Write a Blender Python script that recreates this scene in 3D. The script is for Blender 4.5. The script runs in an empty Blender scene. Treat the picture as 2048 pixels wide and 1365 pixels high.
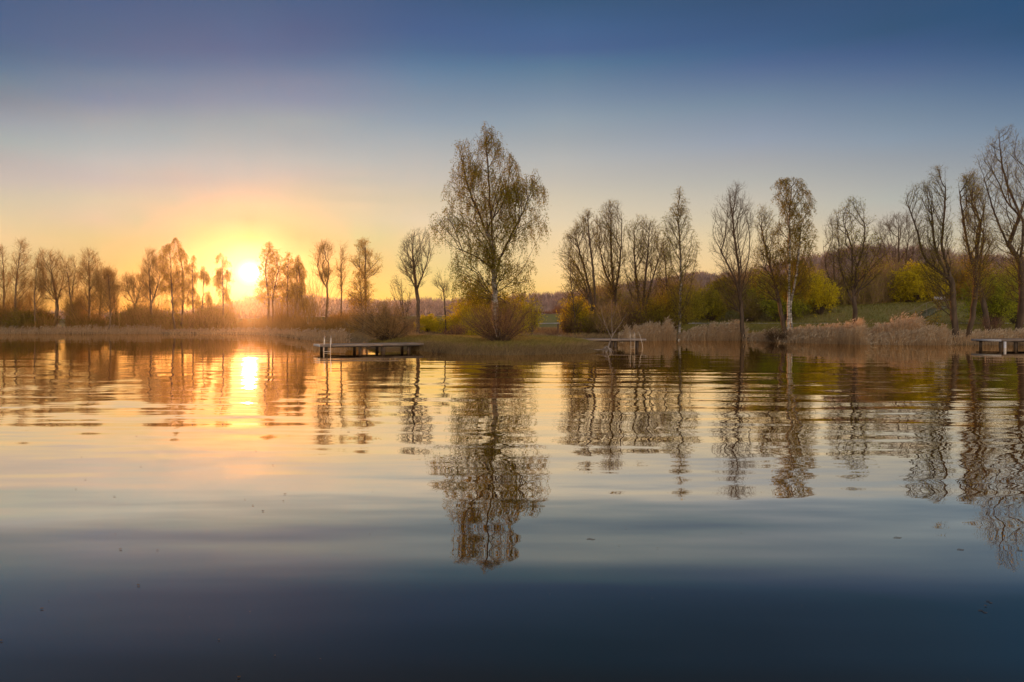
import bpy, math, random
import numpy as np
from mathutils import Vector

# ------------------------------------------------------------------ frame
F = 1365.0      # focal length in photo pixels (24 mm on 36 mm, 2048 wide)
HZ = 646.0      # horizon row
CAMH = 1.6
def wx(px, Y): return (px - 1024.0) / F * Y
def wz(py, Y): return CAMH + (HZ - py) / F * Y
def P3(px, py, Y): return (wx(px, Y), Y, wz(py, Y))

scene = bpy.context.scene
col = scene.collection

# ------------------------------------------------------------------ helpers
def tag(o, label=None, cat=None, group=None, kind=None):
    if label: o['label'] = label
    if cat: o['category'] = cat
    if group: o['group'] = group
    if kind: o['kind'] = kind
    return o

def empty(name, loc=(0, 0, 0), rz=0.0):
    o = bpy.data.objects.new(name, None)
    o.location = loc; o.rotation_euler = (0, 0, rz)
    o.empty_display_size = .2
    col.objects.link(o)
    return o

def mesh_obj(name, V, Q, mat, parent=None, smooth=False, T=None, mats=None, midx=None):
    """V (n,3) array, Q (m,4) quads, T (k,3) triangles"""
    V = np.asarray(V, np.float32).reshape(-1, 3)
    Q = np.asarray(Q, np.int32).reshape(-1, 4) if Q is not None else np.zeros((0, 4), np.int32)
    T = np.asarray(T, np.int32).reshape(-1, 3) if T is not None else np.zeros((0, 3), np.int32)
    me = bpy.data.meshes.new(name)
    me.vertices.add(len(V)); me.vertices.foreach_set('co', V.ravel())
    loops = np.concatenate([Q.ravel(), T.ravel()])
    me.loops.add(len(loops)); me.loops.foreach_set('vertex_index', loops)
    st = np.concatenate([np.arange(len(Q)) * 4, len(Q) * 4 + np.arange(len(T)) * 3]).astype(np.int32)
    me.polygons.add(len(st)); me.polygons.foreach_set('loop_start', st)
    if smooth:
        me.polygons.foreach_set('use_smooth', np.ones(len(st), bool))
    for m in (mats or [mat]):
        me.materials.append(m)
    if midx is not None:
        me.polygons.foreach_set('material_index', np.asarray(midx, np.int32))
    me.update(calc_edges=True)
    o = bpy.data.objects.new(name, me)
    col.objects.link(o)
    if parent is not None: o.parent = parent
    return o

class MB:
    """collects boxes and tubes into one mesh"""
    def __init__(s): s.V = []; s.Q = []; s.n = 0
    def add(s, V, Q):
        s.V.append(np.asarray(V, float)); s.Q.append(np.asarray(Q, int).reshape(-1, 4) + s.n); s.n += len(V)
    def box(s, c, size, rz=0.0, rx=0.0, ry=0.0, bev=0.0):
        sx, sy, sz = [d / 2 for d in size]
        b = min(bev, sx * .9, sy * .9, sz * .9)
        if b <= 0:
            v = np.array([(x, y, z) for z in (-sz, sz) for x, y in ((-sx, -sy), (sx, -sy), (sx, sy), (-sx, sy))])
            q = [(3, 2, 1, 0), (4, 5, 6, 7), (0, 1, 5, 4), (1, 2, 6, 5), (2, 3, 7, 6), (3, 0, 4, 7)]
        else:
            v = []
            for z, i in ((-sz, b), (-sz + b, 0), (sz - b, 0), (sz, b)):
                v += [(-sx + i, -sy + i, z), (sx - i, -sy + i, z), (sx - i, sy - i, z), (-sx + i, sy - i, z)]
            v = np.array(v); q = [(3, 2, 1, 0), (12, 13, 14, 15)]
            for k in range(3):
                for j in range(4):
                    a = k * 4 + j; c2 = k * 4 + (j + 1) % 4
                    q.append((a, c2, c2 + 4, a + 4))
        cx, sx_ = math.cos(rx), math.sin(rx)
        v = v @ np.array([[1, 0, 0], [0, cx, -sx_], [0, sx_, cx]]).T
        cy, sy_ = math.cos(ry), math.sin(ry)
        v = v @ np.array([[cy, 0, sy_], [0, 1, 0], [-sy_, 0, cy]]).T
        cz, s_ = math.cos(rz), math.sin(rz)
        v = v @ np.array([[cz, -s_, 0], [s_, cz, 0], [0, 0, 1]]).T
        s.add(v + np.array(c), q)
    def tube(s, pts, rad, sides=8):
        pts = np.asarray(pts, float); rad = np.broadcast_to(np.asarray(rad, float), (len(pts),))
        V, Q = tubes(pts, rad, np.zeros(len(pts), int), sides); s.add(V, Q)
        n = len(pts)
        # caps as quads fan
        for e in (0, n - 1):
            base = s.n - len(V) + e * sides
            for k in range(1, sides - 1, 2):
                s.Q.append(np.array([[base, base + k, base + (k + 1) % sides, base + (k + 2) % sides if k + 2 < sides else base + (k + 1) % sides]]) if k + 2 < sides else np.zeros((0, 4), int))
    def build(s, name, mat, parent=None, smooth=False):
        return mesh_obj(name, np.concatenate(s.V), np.concatenate(s.Q), mat, parent, smooth)

def nrm(a):
    return a / np.maximum(np.linalg.norm(a, axis=-1, keepdims=True), 1e-9)

def tubes(P, R, cid, sides):
    """P (n,3) points of all chains one after another, cid chain ids"""
    n = len(P)
    same = cid[1:] == cid[:-1]
    d = P[1:] - P[:-1]
    t = np.zeros_like(P)
    t[:-1][same] += nrm(d)[same]
    t[1:][same] += nrm(d)[same]
    t = nrm(t)
    ref = np.tile(np.array([.23, .97, .05]), (n, 1))
    ref[np.abs(t @ np.array([.23, .97, .05])) > .9] = (1, 0, 0)
    a = nrm(np.cross(t, ref)); b = np.cross(t, a)
    ang = np.arange(sides) / sides * 2 * math.pi
    V = P[:, None, :] + R[:, None, None] * (np.cos(ang)[None, :, None] * a[:, None, :] + np.sin(ang)[None, :, None] * b[:, None, :])
    i = np.nonzero(same)[0]
    k = np.arange(sides); k2 = (k + 1) % sides
    Q = np.stack([i[:, None] * sides + k, i[:, None] * sides + k2, (i[:, None] + 1) * sides + k2, (i[:, None] + 1) * sides + k], -1)
    return V.reshape(-1, 3), Q.reshape(-1, 4)

def ribbons(P, W, rng):
    """P (n,k,3), W (n,k) half widths: thin curved slips, random facing"""
    n, k, _ = P.shape
    t = nrm(P[:, -1] - P[:, 0])
    a = nrm(np.cross(t, nrm(rng.normal(size=(n, 3)))))
    V = np.stack([P - a[:, None] * W[..., None], P + a[:, None] * W[..., None]], 2).reshape(-1, 3)
    i = (np.arange(n)[:, None] * k + np.arange(k - 1)[None]).ravel() * 2
    Q = np.stack([i, i + 1, i + 3, i + 2], -1)
    return V, Q

def leafquads(C, size, rng, hang=0.0):
    n = len(C)
    d = rng.normal(size=(n, 3)); d[:, 2] -= hang * 2.5
    d = nrm(d); a = nrm(np.cross(d, rng.normal(size=(n, 3))))
    s = size * rng.uniform(.6, 1.35, n)[:, None]
    V = np.stack([C, C + d * s * .5 + a * s * .33, C + d * s, C + d * s * .5 - a * s * .33], 1).reshape(-1, 3)
    return V, np.arange(n * 4).reshape(-1, 4)

# ------------------------------------------------------------------ materials
MATS = {}
def newmat(name):
    m = bpy.data.materials.new(name); m.use_nodes = True
    nt = m.node_tree; nt.nodes.clear()
    return m, nt, nt.nodes, nt.links

def ramp(nodes, stops, interp='LINEAR'):
    r = nodes.new('ShaderNodeValToRGB'); r.color_ramp.interpolation = interp
    e = r.color_ramp.elements
    while len(e) > 1: e.remove(e[-1])
    e[0].position = stops[0][0]; e[0].color = tuple(stops[0][1]) + (1,)
    for p, c in stops[1:]:
        x = e.new(p); x.color = tuple(c) + (1,)
    return r

def solid(name, c1, c2, scale=3.0, rough=.85, bump=0.0, stretch=(1, 1, 1), c3=None, detail=5):
    m, nt, N, L = newmat(name)
    out = N.new('ShaderNodeOutputMaterial'); b = N.new('ShaderNodeBsdfPrincipled')
    tc = N.new('ShaderNodeTexCoord'); mp = N.new('ShaderNodeMapping'); mp.inputs['Scale'].default_value = stretch
    nz = N.new('ShaderNodeTexNoise'); nz.inputs['Scale'].default_value = scale; nz.inputs['Detail'].default_value = detail
    L.new(tc.outputs['Object'], mp.inputs[0]); L.new(mp.outputs[0], nz.inputs['Vector'])
    st = [(.32, c1), (.68, c2)] if c3 is None else [(.3, c1), (.5, c2), (.7, c3)]
    r = ramp(N, st)
    L.new(nz.outputs['Fac'], r.inputs[0]); L.new(r.outputs[0], b.inputs['Base Color'])
    b.inputs['Roughness'].default_value = rough
    b.inputs['Specular IOR Level'].default_value = .2
    if bump:
        bp = N.new('ShaderNodeBump'); bp.inputs['Strength'].default_value = bump; bp.inputs['Distance'].default_value = .05
        L.new(nz.outputs['Fac'], bp.inputs['Height']); L.new(bp.outputs[0], b.inputs['Normal'])
    L.new(b.outputs[0], out.inputs[0])
    MATS[name] = m
    return m

def leafmat(name, c1, c2, trans=.5):
    m, nt, N, L = newmat(name)
    out = N.new('ShaderNodeOutputMaterial')
    g = N.new('ShaderNodeNewGeometry')
    r = ramp(N, [(0, c1), (1, c2)])
    L.new(g.outputs['Random Per Island'], r.inputs[0])
    d = N.new('ShaderNodeBsdfDiffuse'); t = N.new('ShaderNodeBsdfTranslucent')
    mx = N.new('ShaderNodeMixShader'); mx.inputs[0].default_value = trans
    L.new(r.outputs[0], d.inputs[0]); L.new(r.outputs[0], t.inputs[0])
    L.new(d.outputs[0], mx.inputs[1]); L.new(t.outputs[0], mx.inputs[2]); L.new(mx.outputs[0], out.inputs[0])
    MATS[name] = m
    return m

bark = solid('bark_grey_brown', (.05, .033, .022), (.115, .078, .052), 4, stretch=(1, 1, .25), bump=.5)
bark_warm = solid('bark_warm', (.10, .06, .035), (.22, .14, .08), 4, stretch=(1, 1, .25), bump=.5)  # warmer copy of the bark, low sun's glow put into its colour
bark_pale = solid('bark_pale', (.16, .12, .10), (.32, .26, .22), 5, stretch=(1, 1, .3))
twig_m = leafmat('twig_brown', (.07, .042, .022), (.15, .095, .05), .15)
twig_red = leafmat('twig_redbrown', (.15, .075, .045), (.28, .15, .09), .25)
twig_tan = leafmat('twig_tan', (.22, .14, .07), (.38, .26, .13), .3)
leaf_olive = leafmat('leaf_olive', (.20, .17, .012), (.46, .39, .03), .55)
leaf_birch = leafmat('leaf_birch', (.15, .125, .008), (.34, .275, .02), .6)
leaf_yellow = leafmat('leaf_yellow_green', (.52, .40, .012), (.82, .67, .03), .6)
leaf_green = leafmat('leaf_green', (.25, .27, .02), (.52, .52, .04), .55)
leaf_orange = leafmat('leaf_orange', (.42, .245, .02), (.68, .43, .04), .7)  # on the left bank trees this orange stands in for sun glow
twig_glow = leafmat('twig_backlit_orange', (.25, .145, .04), (.42, .25, .07), .55)  # orange veil of the low sun put into the twig colour
reed_m = leafmat('reed_straw', (.36, .235, .135), (.66, .47, .28), .5)
reed_pale = leafmat('reed_plume', (.36, .27, .18), (.56, .44, .31), .4)
grass_m = leafmat('grass_blades', (.11, .10, .02), (.30, .25, .07), .35)
grass_islet = leafmat('grass_islet', (.17, .135, .04), (.34, .27, .085), .35)
grass_dry = leafmat('grass_dry', (.20, .13, .07), (.36, .26, .13), .35)

def birchbark():
    m, nt, N, L = newmat('bark_birch_white')
    out = N.new('ShaderNodeOutputMaterial'); b = N.new('ShaderNodeBsdfPrincipled')
    tc = N.new('ShaderNodeTexCoord'); mp = N.new('ShaderNodeMapping'); mp.inputs['Scale'].default_value = (1.2, 1.2, 5)
    nz = N.new('ShaderNodeTexNoise'); nz.inputs['Scale'].default_value = 1.3; nz.inputs['Detail'].default_value = 6
    L.new(tc.outputs['Object'], mp.inputs[0]); L.new(mp.outputs[0], nz.inputs['Vector'])
    r = ramp(N, [(.36, (.04, .035, .03)), (.50, (.26, .23, .20)), (.72, (.55, .51, .46))])
    L.new(nz.outputs['Fac'], r.inputs[0]); L.new(r.outputs[0], b.inputs['Base Color'])
    b.inputs['Roughness'].default_value = .7
    L.new(b.outputs[0], out.inputs[0])
    return m
bark_birch = birchbark()
wood = solid('dock_wood', (.15, .11, .09), (.29, .23, .19), 6, stretch=(.3, 3, 3), rough=.7)
wood_dark = solid('dock_pile_wood', (.05, .035, .028), (.11, .08, .06), 5, stretch=(1, 1, .3))
wood_pale = solid('weathered_pale_wood', (.42, .40, .42), (.62, .60, .62), 6, stretch=(.3, 3, 3), rough=.6)
plastic = solid('white_plastic', (.75, .75, .74), (.85, .85, .84), 3, rough=.4)
m, nt, N, L = newmat('steel')
b = N.new('ShaderNodeBsdfPrincipled'); o_ = N.new('ShaderNodeOutputMaterial'); nz = N.new('ShaderNodeTexNoise'); nz.inputs['Scale'].default_value = 20
r = ramp(N, [(.3, (.42, .36, .32)), (.7, (.60, .54, .50))]); L.new(nz.outputs['Fac'], r.inputs[0]); L.new(r.outputs[0], b.inputs['Base Color'])
b.inputs['Metallic'].default_value = 1; b.inputs['Roughness'].default_value = .35; L.new(b.outputs[0], o_.inputs[0]); steel = m

# ------------------------------------------------------------------ terrain
SH = np.array([(-9000, 110), (-400, 104), (0, 99), (300, 98), (460, 95), (540, 88), (600, 66), (650, 58), (720, 56), (1000, 57), (1100, 58),
               (1240, 58), (1340, 62), (1480, 61), (1560, 56), (1620, 53.5), (1750, 49.5), (1850, 48.8), (1950, 49), (2100, 48), (2600, 44), (9000, 40)], float)
DK = np.array([(-9000, 2.4), (0, 2.4), (700, 2.55), (1000, 2.8), (1100, 3.0), (1400, 3.5), (1700, 4.1), (1900, 4.6), (2100, 4.9), (9000, 5)], float)
# sits on: shoreline distance and dyke height as functions of azimuth
def shoreY(u): return np.interp(u * F + 1024, SH[:, 0], SH[:, 1])
def dykeZ(u): return np.interp(u * F + 1024, DK[:, 0], DK[:, 1])
ISL = [(728, 693), (760, 697), (800, 697), (855, 703), (920, 709.5), (990, 711), (1080, 709.5), (1150, 708), (1198, 703), (1200, 697), (1150, 690), (1060, 686.5), (940, 684.5), (850, 683), (770, 683.5)]
ISLW = np.array([(wx(a, CAMH * F / (b - HZ)), CAMH * F / (b - HZ)) for a, b in ISL])
def polydist(X, Y, poly):
    """signed distance, positive inside"""
    n = len(poly); dmin = np.full(X.shape, 1e9); inside = np.zeros(X.shape, bool)
    for i in range(n):
        ax, ay = poly[i]; bx, by = poly[(i + 1) % n]
        ex, ey = bx - ax, by - ay
        t = np.clip(((X - ax) * ex + (Y - ay) * ey) / (ex * ex + ey * ey), 0, 1)
        d = np.hypot(X - ax - t * ex, Y - ay - t * ey); dmin = np.minimum(dmin, d)
        c = ((ay > Y) != (by > Y)) & (X < (bx - ax) * (Y - ay) / (by - ay + 1e-12) + ax)
        inside ^= c
    return np.where(inside, dmin, -dmin)
def wob(X, Y, s):
    return (np.sin(X * 1.3 * s + 1.1 * np.sin(Y * .7 * s)) + np.sin(Y * 1.7 * s + 2 + np.sin(X * .9 * s)) + .6 * np.sin((X + Y) * 2.9 * s + 1)) / 2.6
def height(X, Y):
    X = np.asarray(X, float); Y = np.asarray(Y, float)
    Yc = np.maximum(Y, 20)
    u = X / Yc
    s = Y - shoreY(u) + .5 * wob(X, Y, .35)
    zd = dykeZ(u)
    flat = np.interp(s, [-30, -6, -1.2, 0, .7, 3, 16, 30, 38, 41], [-2.2, -1.6, -.6, 0, .3, .42, .6, 1.15, 1.45, 1.5])
    t = np.clip((s - 42.5) / 9, 0, 1); t = t * t * (3 - 2 * t)
    z = flat + (zd - 1.5) * t * (s > 41)
    z = z + np.clip((s - 80) / 400, 0, 1) * 3
    z = z + .05 * wob(X, Y, .9) * np.clip(s / 3, 0, 1)
    di = polydist(X, Y, ISLW) + .12 * wob(X, Y, 1.6)
    zi = np.interp(di, [-3, -.6, 0, .25, 1.2, 3], [-1.6, -.5, 0, .22, .45, .60]) + .03 * wob(X, Y, 2.1) * (di > .3)
    z = np.where(Y < 20, -2.2, z)
    return np.maximum(z, zi)
def gz(x, y): return float(height(np.array([x]), np.array([y]))[0])

xs = np.unique(np.concatenate([np.arange(-600, -110, 20), np.arange(-110, -20, 1.2), np.arange(-20, 20, .35), np.arange(20, 110, 1.0), np.arange(110, 601, 20)]))
ys = np.unique(np.concatenate([np.arange(-200, 20, 20), np.arange(20, 32, 2), np.arange(32, 48, .25), np.arange(48, 70, .4), np.arange(70, 165, .8), np.arange(165, 300, 6), np.arange(300, 901, 30)]))
XX, YY = np.meshgrid(xs, ys)
ZZ = height(XX, YY)
nx, ny = len(xs), len(ys)
idx = np.arange(nx * ny).reshape(ny, nx)
Q = np.stack([idx[:-1, :-1], idx[:-1, 1:], idx[1:, 1:], idx[1:, :-1]], -1).reshape(-1, 4)
m, nt, N, L = newmat('ground_earth_grass')
o_ = N.new('ShaderNodeOutputMaterial'); b = N.new('ShaderNodeBsdfPrincipled')
tc = N.new('ShaderNodeTexCoord')
n1 = N.new('ShaderNodeTexNoise'); n1.inputs['Scale'].default_value = .18; n1.inputs['Detail'].default_value = 8
n2 = N.new('ShaderNodeTexNoise'); n2.inputs['Scale'].default_value = 3.0; n2.inputs['Detail'].default_value = 6
L.new(tc.outputs['Object'], n1.inputs['Vector']); L.new(tc.outputs['Object'], n2.inputs['Vector'])
mxn = N.new('ShaderNodeMath'); mxn.operation = 'ADD'; L.new(n1.outputs['Fac'], mxn.inputs[0]); L.new(n2.outputs['Fac'], mxn.inputs[1])
mh = N.new('ShaderNodeMath'); mh.operation = 'MULTIPLY'; mh.inputs[1].default_value = .5; L.new(mxn.outputs[0], mh.inputs[0])
r = ramp(N, [(.38, (.13, .085, .045)), (.47, (.21, .165, .065)), (.55, (.175, .165, .055)), (.68, (.13, .135, .045))])
L.new(mh.outputs[0], r.inputs[0])
sx = N.new('ShaderNodeSeparateXYZ'); L.new(tc.outputs['Object'], sx.inputs[0])
mr = N.new('ShaderNodeMapRange'); mr.inputs['From Min'].default_value = .25; mr.inputs['From Max'].default_value = .95
L.new(sx.outputs['Z'], mr.inputs['Value'])
mxc = N.new('ShaderNodeMix'); mxc.data_type = 'RGBA'; L.new(mr.outputs[0], mxc.inputs[0]); mxc.inputs[6].default_value = (.13, .09, .05, 1); L.new(r.outputs[0], mxc.inputs[7])
L.new(mxc.outputs[2], b.inputs['Base Color']); b.inputs['Roughness'].default_value = .95; b.inputs['Specular IOR Level'].default_value = .1
bp = N.new('ShaderNodeBump'); bp.inputs['Strength'].default_value = .6; bp.inputs['Distance'].default_value = .15
L.new(n2.outputs['Fac'], bp.inputs['Height']); L.new(bp.outputs[0], b.inputs['Normal'])
L.new(b.outputs[0], o_.inputs[0])
tag(mesh_obj('ground', np.stack([XX, YY, ZZ], -1), Q, m, smooth=True), kind='structure')

# path along the foot of the dyke, crest path, gravel beach
def strip(name, pxs, s0, s1, mat, lift=.03, n=5):
    V = []; 
    for p in pxs:
        u = (p - 1024) / F; Ys = float(shoreY(u))
        for k in range(n):
            Y = Ys + s0 + (s1 - s0) * k / (n - 1)
            V.append((u * Y, Y, 0))
    V = np.array(V); V[:, 2] = height(V[:, 0], V[:, 1]) + lift
    m_ = len(pxs); ii = np.arange(m_ * n).reshape(m_, n)
    return tag(mesh_obj(name, V, np.stack([ii[:-1, :-1], ii[1:, :-1], ii[1:, 1:], ii[:-1, 1:]], -1).reshape(-1, 4), mat, smooth=True), kind='structure')
gravel = solid('gravel_path', (.40, .36, .33), (.58, .53, .50), 8, rough=.9)
sandm = solid('beach_gravel', (.34, .29, .27), (.50, .44, .42), 2.5, rough=.9)
strip('path', np.arange(560, 3200, 6), 38.2, 41.2, gravel, .06)
strip('crest_path', np.arange(-400, 3200, 6), 51.8, 53.6, gravel, .06)
strip('beach', np.arange(1036, 1128, 4), -.2, 12, sandm, .04, 16)

# ------------------------------------------------------------------ water
m, nt, N, L = newmat('lake_water')
o_ = N.new('ShaderNodeOutputMaterial')
tc = N.new('ShaderNodeTexCoord'); sx = N.new('ShaderNodeSeparateXYZ'); L.new(tc.outputs['Object'], sx.inputs[0])
def nmath(op, a, bb=None, c=None):
    n_ = N.new('ShaderNodeMath'); n_.operation = op
    for i, v in enumerate((a, bb, c)):
        if v is None: continue
        if isinstance(v, (int, float)): n_.inputs[i].default_value = v
        else: L.new(v, n_.inputs[i])
    return n_.outputs[0]
def wnoise(scale, rot, strx, stry, detail, off=0, dist=0.0):
    mp = N.new('ShaderNodeMapping'); mp.inputs['Rotation'].default_value = (0, 0, math.radians(rot)); mp.inputs['Location'].default_value = (off, off * 1.7, 0)
    mp.inputs['Scale'].default_value = (strx, stry, 1)
    L.new(tc.outputs['Object'], mp.inputs[0])
    nz = N.new('ShaderNodeTexNoise'); nz.inputs['Scale'].default_value = scale; nz.inputs['Detail'].default_value = detail; nz.inputs['Roughness'].default_value = .45
    nz.inputs['Distortion'].default_value = dist
    L.new(mp.outputs[0], nz.inputs['Vector'])
    s_ = N.new('ShaderNodeSeparateColor'); L.new(nz.outputs['Color'], s_.inputs[0])
    return nmath('SUBTRACT', s_.outputs[0], .5), nmath('SUBTRACT', s_.outputs[1], .5)
Yc = sx.outputs['Y']
def rng_(v, a, b_, c, d):
    mr = N.new('ShaderNodeMapRange'); mr.inputs['From Min'].default_value = a; mr.inputs['From Max'].default_value = b_
    mr.inputs['To Min'].default_value = c; mr.inputs['To Max'].default_value = d; mr.interpolation_type = 'SMOOTHSTEP'
    L.new(v, mr.inputs['Value']); return mr.outputs[0]
calm_far = rng_(Yc, 16, 34, 1, .16)          # sheltered mirror water near the far bank
calm_near = rng_(Yc, 4.0, 9.5, .16, 1)
mid = nmath('MULTIPLY', calm_far, calm_near)
# long low swell everywhere, short ripples in the middle of the lake, broad wobble
a1, a2 = wnoise(1.45, 5, .09, 1.0, 1.5)
b1, b2 = wnoise(4.2, -5, .22, 1.0, 2.0, 7)
c1, c2 = wnoise(.85, 12, .55, 1.1, 1.5, 3)
patch, _ = wnoise(.09, 10, .5, 1, 3, 11)
pf = nmath('MAXIMUM', nmath('ADD', nmath('MULTIPLY', patch, 4.0), 1.0), .15)
b_amp = nmath('MULTIPLY', nmath('MULTIPLY', mid, pf), .075)
sl_y = nmath('ADD', nmath('MULTIPLY', a1, nmath('MULTIPLY', rng_(Yc, 16, 40, 1, .25), .075)), nmath('MULTIPLY', b1, b_amp))
sl_y = nmath('ADD', sl_y, nmath('MULTIPLY', c1, nmath('MULTIPLY', mid, .034)))
sl_x = nmath('ADD', nmath('MULTIPLY', c2, nmath('MULTIPLY', mid, .060)), nmath('MULTIPLY', b2, nmath('MULTIPLY', b_amp, .45)))
cx = N.new('ShaderNodeCombineXYZ'); L.new(sl_x, cx.inputs[0]); L.new(sl_y, cx.inputs[1]); cx.inputs[2].default_value = 1
vn = N.new('ShaderNodeVectorMath'); vn.operation = 'NORMALIZE'; L.new(cx.outputs[0], vn.inputs[0])
gl = N.new('ShaderNodeBsdfGlossy'); gl.inputs['Roughness'].default_value = .0; gl.inputs['Color'].default_value = (1, .87, .69, 1); L.new(vn.outputs[0], gl.inputs['Normal'])
df = N.new('ShaderNodeBsdfDiffuse'); df.inputs['Color'].default_value = (.006, .009, .010, 1)
fr = N.new('ShaderNodeFresnel'); fr.inputs['IOR'].default_value = 1.333; L.new(vn.outputs[0], fr.inputs['Normal'])
frs = N.new('ShaderNodeMapRange'); frs.inputs['From Min'].default_value = .042; frs.inputs['From Max'].default_value = .25; L.new(fr.outputs[0], frs.inputs['Value'])
mx = N.new('ShaderNodeMixShader'); L.new(frs.outputs[0], mx.inputs[0]); L.new(df.outputs[0], mx.inputs[1]); L.new(gl.outputs[0], mx.inputs[2])
L.new(mx.outputs[0], o_.inputs[0])
wxs = [-600, 600]; wys = [-200, 170]
tag(mesh_obj('water', [(-600, -200, 0), (600, -200, 0), (600, 170, 0), (-600, 170, 0)], [(0, 1, 2, 3)], m), kind='structure')

# ------------------------------------------------------------------ hills
def forestfill(P, Hh, strokes, w, rng, spread=.28):
    """brush of upward slips standing at points P, height Hh: bare crowns seen far off"""
    n = len(P)
    B = np.repeat(P, strokes, 0); H = np.repeat(Hh, strokes)
    d = rng.normal(size=(n * strokes, 3)) * spread; d[:, 2] = 1
    st = rng.uniform(.0, .55, n * strokes) * H
    L_ = H * rng.uniform(.35, 1.0, n * strokes) - st * .5
    base = B + np.stack([rng.normal(size=len(B)) * H * .08, rng.normal(size=len(B)) * H * .08, st], 1)
    bend = rng.normal(size=(len(B), 3)) * .18; bend[:, 2] = 0
    K = 3; t = np.linspace(0, 1, K)
    Pp = base[:, None] + d[:, None] * (L_[:, None, None] * t[None, :, None]) + bend[:, None] * (L_[:, None, None] * (t ** 2)[None, :, None])
    W = w * (1 - .7 * t)[None] * rng.uniform(.5, 1.4, len(B))[:, None]
    return ribbons(Pp, W, rng)

def hill(name, prof, D, depth, mat, woods_mat, label, seed, nforest, th=5.0, w=.22):
    """prof: list of (px, py) skyline at distance D"""
    rng = np.random.default_rng(seed)
    prof = np.array(prof, float)
    px = np.arange(prof[0, 0], prof[-1, 0] + 1, 10.0)
    X = (px - 1024) / F * D
    Z = CAMH + (HZ - np.interp(px, prof[:, 0], prof[:, 1])) / F * D - th * .75
    Z = Z + .6 * np.sin(X * .11) + .4 * np.sin(X * .27 + 1)
    nv = 16; V = np.zeros((len(px), nv, 3))
    for j in range(nv):
        t = j / (nv - 1)                     # 0 foot, .6 crest, 1 back foot
        yy = D - depth + depth * 1.9 * t
        f = math.sin(min(t / .55, 1) * math.pi / 2) ** 1.2 if t < .55 else math.cos((t - .55) / .45 * math.pi / 2)
        V[:, j, 0] = X; V[:, j, 1] = yy + 8 * np.sin(X * .03 + j * .3)
        V[:, j, 2] = 1.5 + np.maximum(Z - 1.5, 0) * f + 1.2 * np.sin(X * .05 + j) * f - (4 if j in (0, nv - 1) else 0)
    ii = np.arange(len(px) * nv).reshape(len(px), nv)
    hl = tag(mesh_obj(name, V, np.stack([ii[:-1, :-1], ii[1:, :-1], ii[1:, 1:], ii[:-1, 1:]], -1).reshape(-1, 4), mat, smooth=True), kind='structure')
    # woods on its near slope and crest
    a = rng.uniform(0, len(px) - 1.001, nforest); bj = rng.uniform(.05, .68, nforest) ** .8 * (nv - 1)
    i0 = a.astype(int); j0 = bj.astype(int); fa = (a - i0)[:, None]; fb = (bj - j0)[:, None]
    Pn = (V[i0, j0] * (1 - fa) + V[i0 + 1, j0] * fa) * (1 - fb) + (V[i0, j0 + 1] * (1 - fa) + V[i0 + 1, j0 + 1] * fa) * fb
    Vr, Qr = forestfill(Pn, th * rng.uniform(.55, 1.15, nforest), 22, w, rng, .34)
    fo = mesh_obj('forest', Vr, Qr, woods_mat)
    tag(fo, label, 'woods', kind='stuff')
    return hl
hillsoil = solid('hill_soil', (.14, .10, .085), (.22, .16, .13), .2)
hillwood = leafmat('hill_twigs', (.24, .165, .15), (.44, .33, .30), .3)  # paler and pinker: distance haze put into the colour
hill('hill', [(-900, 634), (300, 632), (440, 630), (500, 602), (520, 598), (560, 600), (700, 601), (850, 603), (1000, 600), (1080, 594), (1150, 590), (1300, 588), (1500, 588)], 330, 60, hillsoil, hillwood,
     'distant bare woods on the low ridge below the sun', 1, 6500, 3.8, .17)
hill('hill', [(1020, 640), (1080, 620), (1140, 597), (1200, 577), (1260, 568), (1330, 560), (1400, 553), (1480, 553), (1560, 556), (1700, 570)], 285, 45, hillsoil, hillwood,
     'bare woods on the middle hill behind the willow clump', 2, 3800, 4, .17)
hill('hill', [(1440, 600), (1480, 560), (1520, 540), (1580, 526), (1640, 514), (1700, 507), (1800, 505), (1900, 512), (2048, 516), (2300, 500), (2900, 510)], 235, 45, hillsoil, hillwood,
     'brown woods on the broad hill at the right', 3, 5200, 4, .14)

# ------------------------------------------------------------------ trees
def resample(pts, step):
    pts = np.asarray(pts, float); d = np.linalg.norm(np.diff(pts, axis=0), axis=1); c = np.concatenate([[0], np.cumsum(d)])
    n = max(2, int(c[-1] / step) + 1); t = np.linspace(0, c[-1], n)
    # smooth through points
    out = np.stack([np.interp(t, c, pts[:, k]) for k in range(3)], 1)
    for _ in range(4):
        out[1:-1] = .5 * out[1:-1] + .25 * (out[:-2] + out[2:])
    return out

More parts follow.
